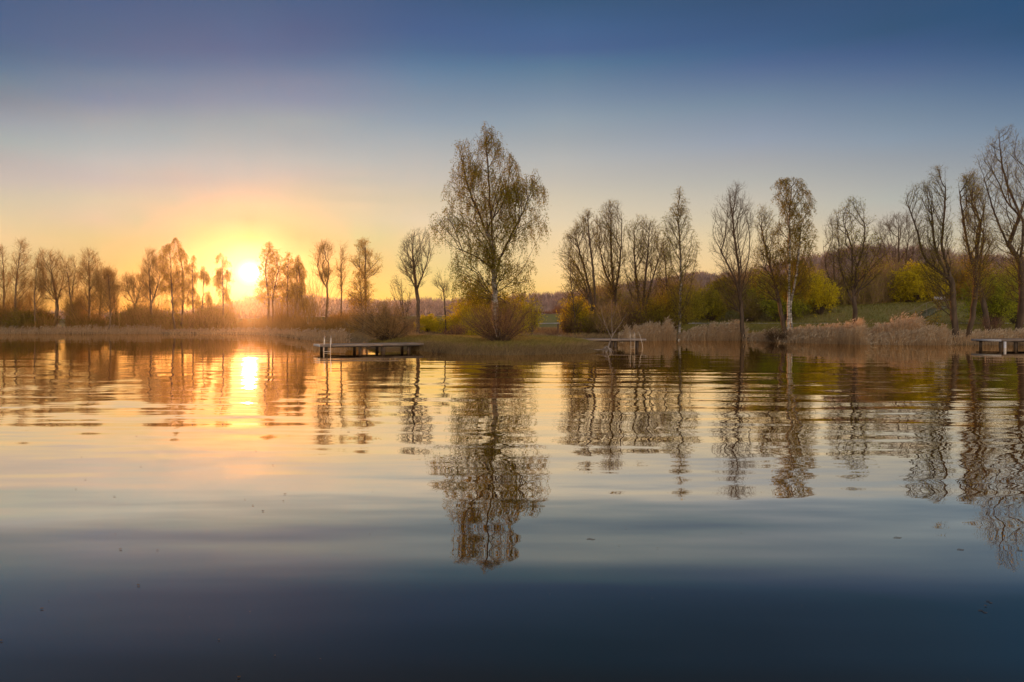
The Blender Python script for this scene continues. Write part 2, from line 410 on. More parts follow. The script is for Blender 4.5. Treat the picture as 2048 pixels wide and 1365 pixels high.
def grow(trunks, sil, rng, n_attr=420, bf=.35, asc=.55, step=.35, depthf=.85, r_base=.2, r_tip=.012, zlow=None, shell=.6, gnarl=.0, yaw=0, margin=0, clump=9, sec=.62):
    """trunks: list of 3-D polylines; sil: list of (z, xl, xr) local silhouette"""
    sil = np.array(sorted(sil), float)
    P = []; par = []; pl = []
    for tr in trunks:
        q = resample(tr, step); off = len(P)
        q[2:-1, :2] += rng.normal(size=(len(q) - 3, 2)) * .02
        link = -1
        if off and q[0][2] > P[0][2] + 1.0:      # a limb: it leaves the nearest point of an earlier stem
            link = int(np.argmin(np.linalg.norm(np.array(P) - q[0], axis=1))); fk = np.linspace(1, 0, len(q))[:, None] ** 2
            q = q + (np.array(P[link]) - q[0]) * fk; q = q[1:]
        for i, v in enumerate(q):
            P.append(v); par.append(off + i - 1 if i else link); pl.append((0 if link < 0 else pl[link]) if not i else pl[-1] + step)
    n0 = len(P)
    cap = 60000
    A = np.zeros((cap, 3)); A[:n0] = P; PA = np.full(cap, -1); PA[:n0] = par; PL = np.zeros(cap); PL[:n0] = pl
    n = n0
    # attractors inside the silhouette, clumped
    z0, z1 = sil[0, 0] + margin * .3, sil[-1, 0] - margin * .6
    att = []
    W = np.maximum(sil[:, 2] - sil[:, 1], .05)
    zs = np.linspace(z0, z1, 60); wz_ = np.interp(zs, sil[:, 0], W) ** 1.1; cdf = np.cumsum(wz_); cdf /= cdf[-1]
    ncl = max(12, n_attr // clump)
    cz = np.interp(rng.uniform(0, 1, ncl), cdf, zs)
    ca = rng.uniform(0, 2 * math.pi, ncl); cr = rng.uniform(0, 1, ncl) ** shell
    k = rng.integers(0, ncl, n_attr)
    z = np.clip(cz[k] + rng.normal(size=n_attr) * (z1 - z0) * .045, z0, z1)
    an = ca[k] + rng.normal(size=n_attr) * .35; rr = np.clip(cr[k] + rng.normal(size=n_attr) * .12, 0, 1)
    xl = np.interp(z, sil[:, 0], sil[:, 1]); xr = np.interp(z, sil[:, 0], sil[:, 2])
    mg = np.minimum(margin, (xr - xl) * .32); xl = xl + mg; xr = xr - mg
    hw = (xr - xl) / 2; cx_ = (xr + xl) / 2
    yc = np.mean([t[-1][1] for t in trunks])
    att = np.stack([cx_ + hw * rr * np.cos(an), yc + hw * depthf * rr * np.sin(an), z], 1)
    zl = zlow if zlow is not None else z0 - 1
    dmin = np.min(np.linalg.norm(att[:, None, :] - A[None, :n0:2], axis=2), 1)
    for i in np.argsort(dmin):
        p = att[i]
        dv = p - A[:n]; d = np.sqrt((dv * dv).sum(1)) + 1e-6
        lack = np.maximum(0, asc - dv[:, 2] / d)
        cost = d * (1 + 1.6 * lack * lack + .5 * lack) + bf * PL[:n]
        cost[A[:n, 2] < zl] += 1e3
        j = int(np.argmin(cost)); D = d[j]
        kk = max(1, int(D / step)); a0 = A[j].copy()
        prev = j
        bendv = np.array([0, 0, -1]) * D * .10 if D > step * 2 else np.zeros(3)
        for s in range(1, kk + 1):
            t = s / kk
            q = a0 + (p - a0) * t + bendv * math.sin(t * math.pi)
            if gnarl and s < kk: q = q + rng.normal(size=3) * gnarl
            A[n] = q; PA[n] = prev; PL[n] = PL[prev] + D / kk; prev = n; n += 1
            if n >= cap - 2: break
        if n >= cap - 200: break
    A = A[:n]; PA = PA[:n]
    # tips count, radii
    cnt = np.zeros(n); haschild = np.zeros(n, bool); haschild[PA[PA >= 0]] = True
    cnt[~haschild] = 1
    heavy = np.full(n, -1); hv = np.zeros(n)
    for i in range(n - 1, -1, -1):
        p = PA[i]
        if p >= 0:
            cnt[p] += cnt[i]
            if i < n0 or cnt[i] > hv[p]: hv[p] = cnt[i]; heavy[p] = i
    for _ in range(3):
        h = heavy[n0:]; ok = h >= 0
        ii = np.arange(n0, n)[ok]
        A[ii] = .5 * A[ii] + .25 * (A[PA[ii]] + A[heavy[ii]])
    ntot = max(cnt[[i for i in range(n0) if PA[i] < 0]].max(), 2)
    pw = math.log(r_base / r_tip) / math.log(ntot)
    R = r_tip * cnt ** pw
    rootid = np.arange(n)
    for i in range(n):
        if PA[i] >= 0: rootid[i] = rootid[PA[i]]
    z0r = A[0, 2]
    for rt_ in set(rootid.tolist()):
        if False:
            mk = rootid == rt_; R[mk] = np.maximum(R[mk] * sec, r_tip)
    # trunk flare and monotone taper on the trunks
    for tr_start in [i for i in range(n0) if PA[i] < 0]:
        R[tr_start] *= 1.35
        if tr_start + 1 < n0: R[tr_start + 1] *= 1.12
    # chains
    order = []
    starts = [i for i in range(n) if PA[i] < 0 or heavy[PA[i]] != i]
    cp = []; crd = []; cidl = []
    for c, s in enumerate(starts):
        if PA[s] >= 0:
            cp.append(A[PA[s]]); crd.append(min(R[s] * 1.15, R[PA[s]])); cidl.append(c)
        i = s
        while i >= 0:
            cp.append(A[i]); crd.append(R[i]); cidl.append(c); i = heavy[i]
    D_ = np.zeros((n, 3)); okp = PA >= 0
    D_[okp] = nrm(A[okp] - A[PA[okp]]); D_[~okp] = (0, 0, 1)
    return A, PA, R, cnt, D_, (np.array(cp), np.array(crd), np.array(cidl)), n0

def maketwigs(A, D_, sel, rng, per, L_, spread, up, droop, r, K=4):
    h = np.repeat(sel, per); n = len(h)
    d0 = nrm(D_[h] * .8 + rng.normal(size=(n, 3)) * spread + np.array([0, 0, up]))
    l = L_ * rng.uniform(.45, 1.25, n)
    t = np.linspace(0, 1, K)
    st = A[h] + rng.normal(size=(n, 3)) * .02
    curl = rng.normal(size=(n, 3)) * .12
    P = st[:, None] + d0[:, None] * (l[:, None, None] * (t - (droop * .5) * t * t)[None, :, None]) + curl[:, None] * (l[:, None, None] * (t ** 2)[None, :, None])
    P[:, :, 2] -= (droop * l)[:, None] * (t ** 2)[None]
    W = r * (1 - .6 * t)[None] * np.ones((n, 1))
    return P, W

def leaves_on(P, per, rng, size, hang, tmin=.1, jit=.05):
    n, K, _ = P.shape
    k = np.repeat(np.arange(n), per); t = rng.uniform(tmin, 1, len(k)) * (K - 1)
    i = np.minimum(t.astype(int), K - 2); f = (t - i)[:, None]
    C = P[k, i] * (1 - f) + P[k, i + 1] * f + rng.normal(size=(len(k), 3)) * jit
    return leafquads(C, size, rng, hang)

STY = dict(
    bare=dict(asc=.46, bf=.40, per=3, L=.75, spread=.5, up=.35, droop=.0, leaf=0, bk='bark', tw='twig', per2=2),
    bud=dict(asc=.46, bf=.40, per=3, L=.70, spread=.5, up=.30, droop=.05, frac=.8, leaf=1.1, ls=.075, hang=.0, bk='bark', tw='twig', per2=2),
    leafy=dict(asc=.42, bf=.40, per=4, L=.65, spread=.6, up=.1, droop=.2, leaf=5, ls=.10, hang=.2, bk='bark', tw='twig', per2=2),
    birch=dict(asc=.42, bf=.42, per=4, L=1.0, spread=.45, up=.0, droop=.95, leaf=6, ls=.085, hang=.6, bk='birch', tw='twig', per2=2),
)
BK = dict(bark=bark, birch=bark_birch, warm=bark_warm, pale=bark_pale)
TW = dict(glow=twig_glow, twig=twig_m, red=twig_red, tan=twig_tan)
def tree(name, px, base, trunks, sil, style, label, group=None, seed=0, leafm=None, Y=60, n_attr=380, r_base=.16, cat='tree', **kw):
    """px,base: pixel of the foot; trunks: list of [(px,py),...]; sil: [(py,xl,xr)...] as seen in the photograph; converted to metres at Y"""
    S = dict(STY[style]); S.update(kw)
    if px < 760 and 'tw' not in kw: S['tw'] = 'glow'  # trees towards the sun take the glow-tinted twigs
    if Y > 95 and px < 330: S['L'] *= 1.3; S['per'] += 1
    rng = np.random.default_rng(seed + 17)
    bx = wx(px, Y); bz = gz(bx, Y) - .15
    tr3 = []
    for tr in trunks:
        q = []
        for k, (a, b_) in enumerate(tr):
            q.append((wx(a, Y) - bx, (0 if k == 0 else rng.normal() * .25 * min(k, 2)), max(wz(b_, Y), bz) - bz if (k or b_ < base - 25) else 0.0))
        if len(trunks) > 1: 
            off = rng.normal() * .5
            q = [(x, y + off * min(1, i), z) for i, (x, y, z) in enumerate(q)]
        tr3.append(q)
    s3 = [(wz(a, Y) - bz, wx(l, Y) - bx, wx(r_, Y) - bx) for a, l, r_ in sil]
    zlow = S.get('zlow'); zlow = None if zlow is None else wz(zlow, Y) - bz
    A, PA, R, cnt, D_, ch, n0 = grow(tr3, s3, rng, n_attr=int(n_attr * 1.9), bf=S['bf'], asc=S['asc'], r_base=r_base * (1.15 if px > 1880 else .9), r_tip=S.get('rtip', .010), zlow=zlow, step=S.get('step', .35), gnarl=S.get('gnarl', .02), shell=S.get('shell', .6), margin=S['L'] * S.get('mg', .35), clump=S.get('clump', 6), sec=S.get('sec', .62))
    root = empty(name, (bx, Y, bz))
    tag(root, label, cat, group)
    V, Qd = tubes(ch[0], ch[1], ch[2], 6)
    big = np.repeat(ch[1][:-1][ch[2][1:] == ch[2][:-1]] > max(.045, .42 * r_base), 6)
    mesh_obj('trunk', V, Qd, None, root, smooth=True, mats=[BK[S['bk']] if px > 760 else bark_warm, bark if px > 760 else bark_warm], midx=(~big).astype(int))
    sel = np.nonzero((R < .03) & (np.arange(len(R)) >= 3))[0]
    fr_ = S.get('frac', 1.0)
    if fr_ < 1: sel = rng.choice(sel, int(len(sel) * fr_), replace=False)
    tr_ = S.get('tr', .0075 if Y < 75 else .010) * .85
    P, W = maketwigs(A, D_, sel, rng, S['per'], S['L'], S['spread'], S['up'], S['droop'], tr_)
    Vs, Qs = [], []; nV = 0
    v, q = ribbons(P, W, rng); Vs.append(v); Qs.append(q); nV += len(v)
    if S['per2']:
        A2 = P[:, 2]; D2 = nrm(P[:, 2] - P[:, 1])
        P2, W2 = maketwigs(A2, D2, np.arange(len(A2)), rng, S['per2'], S['L'] * .6, S['spread'], S['up'], S['droop'], tr_ * .75, K=3)
        v, q = ribbons(P2, W2, rng); Vs.append(v); Qs.append(q + nV); nV += len(v)
    nq = sum(len(q) for q in Qs)
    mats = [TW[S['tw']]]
    if S['leaf']:
        mats.append(leafm or leaf_olive)
        lf = S['leaf']
        srcs = [P] + ([P2] if S['per2'] else [])
        for pp in srcs:
            if lf < 1.0 or lf != int(lf):
                ksel = rng.random(len(pp)) < (lf - int(lf)); 
                if int(lf):
                    v, q = leaves_on(pp, int(lf), rng, S['ls'], S['hang']); Vs.append(v); Qs.append(q + nV); nV += len(v)
                v, q = leaves_on(pp[ksel], 1, rng, S['ls'], S['hang'])
            else:
                v, q = leaves_on(pp, int(lf), rng, S['ls'], S['hang'])
            Vs.append(v); Qs.append(q + nV); nV += len(v)
    Qa = np.concatenate(Qs)
    mi = np.zeros(len(Qa), int); mi[nq:] = 1
    mesh_obj('crown', np.concatenate(Vs), Qa, None, root, mats=mats, midx=mi if len(mats) > 1 else None)
    return root

# ------ shrubs: stems from one foot, slips and leaves
def shrub(name, px, Y, w, h, label, leafm=None, leaf=3, seed=0, stems=60, tw=twig_m, cat='shrub', group=None, ls=.08, spread=1.0, py=None, sub=14, z=None, tr=.008, lean=0, up=.0, dome=.85):
    rng = np.random.default_rng(seed + 900)
    x = wx(px, Y); z0 = (gz(x, Y) if z is None else z) - .05
    root = empty(name, (x, Y, z0)); tag(root, label, cat, group)
    n = stems; K = 5; t = np.linspace(0, 1, K)
    an = rng.uniform(0, 2 * math.pi, n); ra = rng.uniform(0, 1, n) ** .5
    tip = np.stack([np.cos(an) * ra * w / 2 + lean, np.sin(an) * ra * w / 2 * .8, h * (np.sqrt(np.maximum(1 - (ra * .93) ** 2, .02))) * rng.uniform(.7, 1.0, n)], 1)
    foot = np.stack([np.cos(an) * ra * w * .05, np.sin(an) * ra * w * .05, np.zeros(n)], 1)
    mid = foot * .5 + tip * .5; mid[:, :2] *= dome; mid[:, 2] *= 1.0 + up
    P = ((1 - t) ** 2)[None, :, None] * foot[:, None] + (2 * t * (1 - t))[None, :, None] * mid[:, None] + (t ** 2)[None, :, None] * tip[:, None]
    P[:, 1:-1] += rng.normal(size=(n, K - 2, 3)) * .04 * h / 3
    R = (.012 + .010 * h / 3) * (1 - .8 * t)[None] * rng.uniform(.6, 1.2, n)[:, None]
    V, Qd = tubes(P.reshape(-1, 3), R.ravel(), np.repeat(np.arange(n), K), 4)
    mesh_obj('stem', V, Qd, bark, root)
    # side slips
    k = np.repeat(np.arange(n), sub); tt = rng.uniform(.25, 1, len(k)) * (K - 1); i = np.minimum(tt.astype(int), K - 2); f = (tt - i)[:, None]
    st = P[k, i] * (1 - f) + P[k, i + 1] * f
    dd = nrm(P[k, i + 1] - P[k, i])
    P1, W1 = maketwigs(st, dd, np.arange(len(st)), rng, 1, h * .24, .5 * spread, .15, .1, tr)
    P2, W2 = maketwigs(P1[:, 2], nrm(P1[:, 2] - P1[:, 1]), np.arange(len(P1)), rng, 3, h * .12, .6 * spread, .1, .1, tr * .8, K=3)
    Vs, Qs = [], []; nV = 0
    for p_, w_ in ((P1, W1), (P2, W2)):
        v, q = ribbons(p_, w_, rng); Vs.append(v); Qs.append(q + nV); nV += len(v)
    nq = sum(len(q) for q in Qs); mats = [tw]
    if leaf:
        mats.append(leafm or leaf_olive)
        v, q = leaves_on(P2, leaf, rng, ls, .1); Vs.append(v); Qs.append(q + nV); nV += len(v)
    Qa = np.concatenate(Qs); mi = np.zeros(len(Qa), int); mi[nq:] = 1
    mesh_obj('crown', np.concatenate(Vs), Qa, None, root, mats=mats, midx=mi if len(mats) > 1 else None)
    return root

leaf_tan = leafmat('leaf_bud_tan', (.30, .18, .06), (.50, .32, .10), .5)
# ---- the birch on the islet (silhouette read from the photograph)
BIRCH_SIL = [(612, 960, 1040), (600, 905, 1085), (575, 892, 1092), (552, 912, 1068), (535, 900, 1066), (515, 900, 1076), (500, 884, 1070), (480, 860, 1094), (455, 856, 1100), (430, 858, 1100), (418, 882, 1092), (400, 890, 1092),
             (375, 890, 1096), (352, 900, 1088), (345, 904, 1046), (325, 908, 1048), (310, 904, 1024), (288, 905, 1016), (278, 930, 1012), (262, 946, 1006), (246, 948, 1002)]
tree('birch_tree', 994, 690, [[(994, 690), (991, 620), (989, 560), (986, 500), (982, 430), (978, 360), (974, 300), (972, 262)],
                              [(988, 556), (1000, 520), (1018, 480), (1040, 440), (1058, 400), (1066, 372)],
                              [(984, 500), (962, 440), (936, 380), (920, 300)], [(988, 545), (955, 515), (915, 500)],
                              ], BIRCH_SIL, 'birch', 'tall weeping birch with white trunk and hanging leafy twigs on the islet', seed=3, Y=42, n_attr=1000,
     r_base=.21, leafm=leaf_birch, zlow=600, L=.85, leaf=6, ls=.066, tr=.004, per=3, rtip=.008, frac=.56, shell=.55, clump=22, mg=.35, sec=.42)

LG = 'bare trees along the far left bank'
def T(*a, **k): return tree(*a, **k)
# ---- far left bank
T('tree', 8, 664, [[(8, 664), (9, 560), (10, 505)]], [(640, -20, 30), (560, -22, 28), (520, -10, 24), (499, 2, 14)], 'bare', 'bare upright tree cut by the left edge of the view', LG, 1, Y=106, n_attr=260, r_base=.16, tr=.011)
T('tree', 34, 664, [[(30, 664), (33, 570), (37, 490)]], [(630, 5, 60), (560, 10, 62), (520, 18, 58), (495, 27, 50), (484, 34, 44)], 'bare', 'tallest bare tree near the left edge with a narrow pointed crown', LG, 2, Y=104, n_attr=330, r_base=.20, tr=.011)
T('tree', 71, 664, [[(71, 664), (70, 590), (69, 525)]], [(625, 50, 90), (570, 52, 88), (530, 58, 82), (514, 64, 76)], 'bare', 'thin straight bare tree between the tall pointed tree and the spreading one', LG, 3, Y=102, n_attr=170, r_base=.13, tr=.010)
T('tree', 105, 664, [[(110, 662), (107, 610), (95, 560), (86, 515)], [(108, 612), (108, 560), (106, 510)], [(108, 612), (122, 570), (132, 525)]], [(600, 85, 130), (570, 66, 142), (540, 66, 140), (515, 76, 130), (506, 82, 118)], 'bare', 'broad vase shaped bare tree on the left bank forking low from one stout trunk', LG, 4, Y=103, n_attr=330, r_base=.26, zlow=620, tr=.010, asc=.6)
T('tree', 154, 662, [[(158, 662), (150, 600), (143, 525)], [(152, 662), (150, 610), (152, 530)]], [(630, 134, 168), (580, 130, 172), (540, 132, 166), (520, 138, 158)], 'bare', 'bare tree with two close thin leaning trunks on the left bank', LG, 5, Y=103, n_attr=220, r_base=.14, tr=.010)
T('tree', 178, 664, [[(179, 664), (178, 580), (177, 510)]], [(620, 155, 200), (570, 150, 205), (530, 158, 200), (505, 168, 188)], 'bare', 'bare tree with a dense rounded top right of the twin thin trunks', LG, 6, Y=102, n_attr=330, r_base=.17, tr=.011)
T('tree', 198, 664, [[(197, 664), (199, 600), (202, 530)]], [(630, 184, 222), (580, 180, 228), (545, 188, 220), (524, 196, 210)], 'bare', 'small slender bare tree in the gap before the curved foot trunk', LG, 7, Y=104, n_attr=200, r_base=.13, tr=.010)
T('tree', 219, 666, [[(214, 666), (220, 655), (221, 610), (219, 545)]], [(630, 200, 236), (590, 200, 240), (556, 206, 236), (538, 212, 230)], 'bare', 'low bare tree whose trunk curves at the foot beside the water', LG, 8, Y=100, n_attr=220, r_base=.15, tr=.010)
T('tree', 234, 655, [[(233, 655), (233, 600), (236, 555)]], [(625, 222, 250), (580, 222, 256), (552, 230, 246)], 'bare', 'short thin bare tree just right of the curved foot trunk', LG, 9, Y=108, n_attr=130, r_base=.11, tr=.010)
T('tree', 274, 655, [[(274, 655), (272, 610), (255, 580), (246, 560)], [(274, 612), (280, 580), (290, 558)]], [(605, 250, 300), (580, 238, 300), (562, 244, 296), (553, 255, 285)], 'bare', 'low spreading bare tree with open forked crown left of the oval crowned one', LG, 10, Y=108, n_attr=220, r_base=.16, zlow=620, tr=.010)
T('tree', 304, 662, [[(306, 662), (305, 600), (301, 550), (298, 512)], [(306, 612), (315, 575), (318, 545)]], [(600, 285, 322), (565, 277, 330), (530, 284, 322), (505, 292, 308)], 'bare', 'oval crowned bare tree just left of the leafy orange birches', LG, 11, Y=102, n_attr=300, r_base=.19, zlow=625, tr=.010)
T('birch_tree', 346, 664, [[(350, 662), (345, 600), (342, 540), (340, 492)]], [(625, 325, 362), (570, 318, 362), (520, 312, 365), (495, 322, 365), (486, 332, 352)], 'birch', 'leafy drooping birch left of the sun, left one of a close pair', 'leafy birches left of the sun', 12, Y=100, n_attr=230, r_base=.17, L=.9, clump=14, leaf=2, ls=.10, tr=.011, leafm=leaf_orange, bk='bark', frac=.7)
T('birch_tree', 364, 664, [[(362, 662), (364, 600), (363, 540), (358, 485)]], [(625, 350, 385), (570, 345, 388), (520, 342, 386), (495, 346, 378), (476, 350, 366)], 'birch', 'tallest leafy birch left of the sun, right one of the close pair', 'leafy birches left of the sun', 13, Y=101, n_attr=230, r_base=.17, L=.9, clump=14, leaf=2, ls=.10, tr=.011, leafm=leaf_orange, bk='bark', frac=.7)
T('birch_tree', 386, 660, [[(389, 660), (386, 600), (384, 520)]], [(630, 374, 400), (570, 370, 400), (530, 372, 396), (510, 380, 391)], 'birch', 'narrow leafy birch standing close right of the pair', 'leafy birches left of the sun', 14, Y=103, n_attr=140, r_base=.12, L=.8, clump=14, leaf=2, ls=.10, tr=.010, leafm=leaf_orange, bk='bark', frac=.7)
T('birch_tree', 404, 658, [[(402, 658), (404, 600), (407, 530)]], [(620, 390, 420), (580, 392, 420), (545, 396, 418), (522, 402, 412)], 'birch', 'short sparse leafy birch before the open gap left of the sun', 'leafy birches left of the sun', 15, Y=105, n_attr=118, r_base=.10, L=.8, clump=14, leaf=2, ls=.10, tr=.010, leafm=leaf_orange, bk='bark', frac=.7)
T('birch_tree', 446, 660, [[(447, 660), (446, 610), (447, 560), (442, 505)]], [(600, 432, 458), (560, 422, 464), (530, 426, 462), (510, 432, 456), (497, 438, 448)], 'birch', 'lone leafy birch standing just left of the sun', 'leafy birches left of the sun', 16, Y=100, n_attr=182, r_base=.14, L=.9, clump=14, leaf=2, ls=.10, tr=.010, leafm=leaf_orange, bk='bark', zlow=620, frac=.7)
T('tree', 540, 662, [[(536, 662), (537, 600), (532, 540), (530, 495)], [(546, 662), (544, 600), (552, 560), (562, 520)]], [(600, 505, 565), (560, 508, 575), (520, 514, 568), (500, 520, 554), (487, 528, 542)], 'leafy', 'twin trunked leafy tree just right of the sun', 'backlit trees right of the sun', 17, Y=98, n_attr=420, r_base=.18, leaf=2, ls=.10, tr=.011, leafm=leaf_orange, zlow=630, frac=.7)
T('tree', 576, 660, [[(576, 660), (576, 600), (575, 520)]], [(610, 558, 592), (570, 556, 594), (530, 562, 588), (508, 570, 580)], 'leafy', 'slender leafy tree between the twin trunked tree and the leaning pair', 'backlit trees right of the sun', 18, Y=98, n_attr=240, r_base=.13, leaf=2, ls=.10, tr=.010, leafm=leaf_orange, frac=.7)
T('birch_tree', 612, 662, [[(613, 664), (606, 600), (600, 550), (596, 515)], [(621, 664), (612, 610), (604, 560)], [(588, 640), (594, 590), (596, 545)]], [(610, 590, 618), (580, 580, 620), (540, 584, 612), (520, 590, 604), (505, 594, 600)], 'birch', 'pointed leafy birch with two thin trunks leaning left', 'backlit trees right of the sun', 19, Y=92, n_attr=230, r_base=.11, L=.8, clump=14, leaf=2, ls=.10, tr=.010, leafm=leaf_orange, bk='bark', zlow=630, frac=.8)
T('tree', 648, 660, [[(649, 668), (651, 620), (654, 572), (646, 540), (643, 500)], [(654, 570), (662, 540), (664, 500)], [(653, 580), (640, 545), (634, 520)]], [(572, 646, 664), (550, 630, 672), (520, 624, 672), (498, 628, 670), (484, 640, 662)], 'bare', 'high crowned bare tree on a long clean trunk, left of the thinnest one', LG, 20, Y=76, n_attr=190, clump=12, r_base=.14, zlow=585, tr=.008)
T('tree', 681, 660, [[(680, 668), (682, 600), (682, 540), (681, 492)]], [(585, 674, 688), (550, 668, 696), (520, 670, 696), (488, 676, 690)], 'bare', 'thinnest bare tree, wispy, standing between two fuller crowns', LG, 21, Y=76, n_attr=110, r_base=.09, zlow=580, tr=.007)
T('tree', 733, 655, [[(734, 655), (733, 600), (732, 540), (733, 488)], [(732, 560), (718, 530), (708, 512)], [(732, 545), (746, 530), (756, 522)]], [(560, 720, 745), (540, 708, 765), (520, 695, 762), (500, 700, 752), (484, 722, 742)], 'bud', 'bare tree with spreading rounded crown on a clean trunk behind the willow bush', LG, 22, Y=74, n_attr=210, clump=12, r_base=.14, zlow=570, tr=.008, leafm=leaf_orange)
T('tree', 724, 655, [[(726, 655), (725, 620), (722, 560)]], [(620, 700, 745), (590, 692, 752), (560, 700, 745), (542, 712, 734)], 'leafy', 'low leafy tree standing under the spreading rounded crown', None, 23, Y=72, n_attr=260, r_base=.09, leaf=1, ls=.09, tr=.007, leafm=leaf_orange, frac=.6)
T('tree', 836, 668, [[(836, 672), (835, 620), (834, 588), (822, 560), (806, 530), (798, 510)], [(834, 588), (830, 540), (828, 500), (834, 470)], [(834, 590), (845, 560), (856, 520), (859, 478)]], [(575, 815, 850), (550, 800, 862), (520, 794, 868), (495, 800, 868), (475, 812, 866), (463, 826, 862)], 'bare', 'bare tree with three thick limbs forking from a short trunk left of the birch', None, 24, Y=62, n_attr=330, r_base=.20, zlow=600, L=.5, tr=.0065, per=3)
T('tree', 812, 676, [[(815, 678), (808, 640), (800, 600), (790, 570)], [(811, 655), (806, 600), (806, 565)], [(810, 650), (820, 610), (822, 590)]], [(640, 795, 825), (600, 776, 832), (575, 774, 830), (556, 782, 815)], 'bare', 'thin straggly young tree leaning left behind the islet end', None, 25, Y=56, n_attr=110, r_base=.06, L=.5, tr=.005, per=2, rtip=.008)
T('tree', 890, 668, [[(892, 668), (890, 620), (886, 575), (880, 546)]], [(600, 876, 902), (570, 864, 905), (552, 868, 898), (543, 874, 890)], 'bare', 'small thin bare tree close left of the weeping birch', None, 26, Y=60, n_attr=70, r_base=.07, L=.45, tr=.005, per=3, rtip=.008)
# ---- right bank, willow clump
WG = 'budding willows behind the dock'
T('willow_tree', 1186, 655, [[(1184, 656), (1180, 610), (1170, 560), (1145, 515), (1122, 500)], [(1186, 656), (1184, 600), (1172, 540), (1156, 490), (1150, 455)], [(1190, 656), (1190, 600), (1186, 540), (1176, 480), (1174, 430)]],
  [(600, 1150, 1195), (560, 1130, 1200), (530, 1112, 1204), (500, 1108, 1204), (480, 1116, 1202), (455, 1134, 1198), (438, 1150, 1190), (426, 1170, 1186)], 'bud', 'budding willow fanning out to the left with leaning trunks', WG, 31, Y=68, n_attr=520, r_base=.17, asc=.6, zlow=630, tr=.0085, leaf=.8)
T('willow_tree', 1228, 655, [[(1229, 656), (1228, 600), (1226, 540), (1222, 480), (1220, 420)], [(1226, 600), (1236, 550), (1242, 490), (1240, 430)], [(1226, 590), (1208, 540), (1200, 480), (1196, 430)]],
  [(600, 1205, 1250), (560, 1192, 1256), (510, 1186, 1256), (470, 1184, 1252), (440, 1188, 1248), (415, 1200, 1242), (410, 1214, 1240)], 'bud', 'tallest budding willow of the clump, on one thick upright trunk', WG, 32, Y=70, n_attr=560, r_base=.26, asc=.6, zlow=620, tr=.0085, leaf=.8)
T('willow_tree', 1286, 655, [[(1282, 656), (1270, 610), (1256, 560), (1248, 500), (1250, 455)], [(1284, 656), (1276, 590), (1270, 520), (1270, 450)], [(1290, 656), (1292, 600), (1304, 550), (1322, 500)], [(1292, 656), (1286, 600), (1288, 520), (1296, 450)]],
  [(610, 1262, 1308), (570, 1246, 1325), (530, 1238, 1334), (490, 1238, 1334), (460, 1244, 1326), (444, 1256, 1306), (438, 1270, 1290)], 'bud', 'multi trunked willow with an open fan of limbs, right of the tallest willow', WG, 33, Y=68, n_attr=560, r_base=.15, asc=.6, zlow=630, tr=.008, leaf=.8)
T('tree', 1334, 650, [[(1334, 650), (1334, 600), (1330, 540), (1326, 480)]], [(630, 1312, 1350), (580, 1306, 1356), (530, 1306, 1350), (490, 1312, 1342), (470, 1320, 1334)], 'bud', 'small twiggy budding tree pressed left of the slim white birch', None, 34, Y=72, n_attr=300, r_base=.11, tr=.0085, leaf=.8)
T('tree', 1150, 665, [[(1152, 665), (1148, 620), (1142, 560), (1140, 520)]], [(640, 1120, 1170), (600, 1118, 1172), (560, 1116, 1166), (525, 1126, 1156), (510, 1134, 1148)], 'leafy', 'thin leafy tree under the left fan of the willow clump', None, 35, Y=64, n_attr=240, r_base=.07, leaf=1, ls=.08, tr=.006, leafm=leaf_birch, frac=.5, L=.5)
T('birch_tree', 1359, 655, [[(1359, 660), (1360, 600), (1360, 520), (1358, 440), (1357, 384)]], [(640, 1345, 1372), (600, 1336, 1382), (550, 1330, 1396), (500, 1326, 1396), (460, 1318, 1392), (435, 1322, 1386), (410, 1336, 1380), (390, 1346, 1370), (376, 1353, 1362)], 'birch',
  'slim pointed birch with a straight white trunk rising from the reeds', 'birches on the right bank', 36, Y=64, n_attr=620, r_base=.14, L=.55, leaf=1, ls=.07, tr=.0065, droop=.45, asc=.5, per=3, rtip=.009, frac=.8, bf=.6)
T('tree', 1487, 664, [[(1487, 668), (1485, 610), (1482, 540), (1478, 470), (1476, 420), (1477, 372)], [(1484, 600), (1470, 560), (1450, 520), (1434, 480)]], [(620, 1450, 1500), (580, 1432, 1508), (540, 1426, 1516), (500, 1420, 1518), (460, 1420, 1516), (430, 1424, 1514), (400, 1436, 1508), (380, 1456, 1496), (366, 1466, 1488)], 'bare',
  'broad egg shaped bare tree between the slim birch and the leafy birch', None, 37, Y=60, n_attr=620, r_base=.20, zlow=640, tr=.006, L=.55, per=3, bf=.5, asc=.5, rtip=.009)
T('tree', 1438, 620, [[(1434, 622), (1440, 600), (1438, 575)]], [(600, 1414, 1450), (585, 1410, 1470), (570, 1412, 1470), (555, 1424, 1458)], 'leafy', 'small dark leafy tree with bent trunk on the dyke', None, 38, Y=113, n_attr=240, r_base=.20, leaf=2, ls=.13, tr=.011, leafm=leaf_olive, zlow=605)
T('tree', 1568, 664, [[(1571, 668), (1566, 620), (1556, 560), (1548, 510), (1536, 470), (1524, 430)], [(1556, 560), (1530, 540), (1512, 520)]], [(600, 1520, 1580), (560, 1500, 1575), (520, 1508, 1566), (480, 1506, 1560), (450, 1508, 1556), (425, 1516, 1550), (415, 1524, 1540)], 'bud',
  'left leaning budding tree beside the leafy birch trunk', None, 39, Y=62, n_attr=420, r_base=.20, zlow=630, tr=.007, L=.55, leaf=.8)
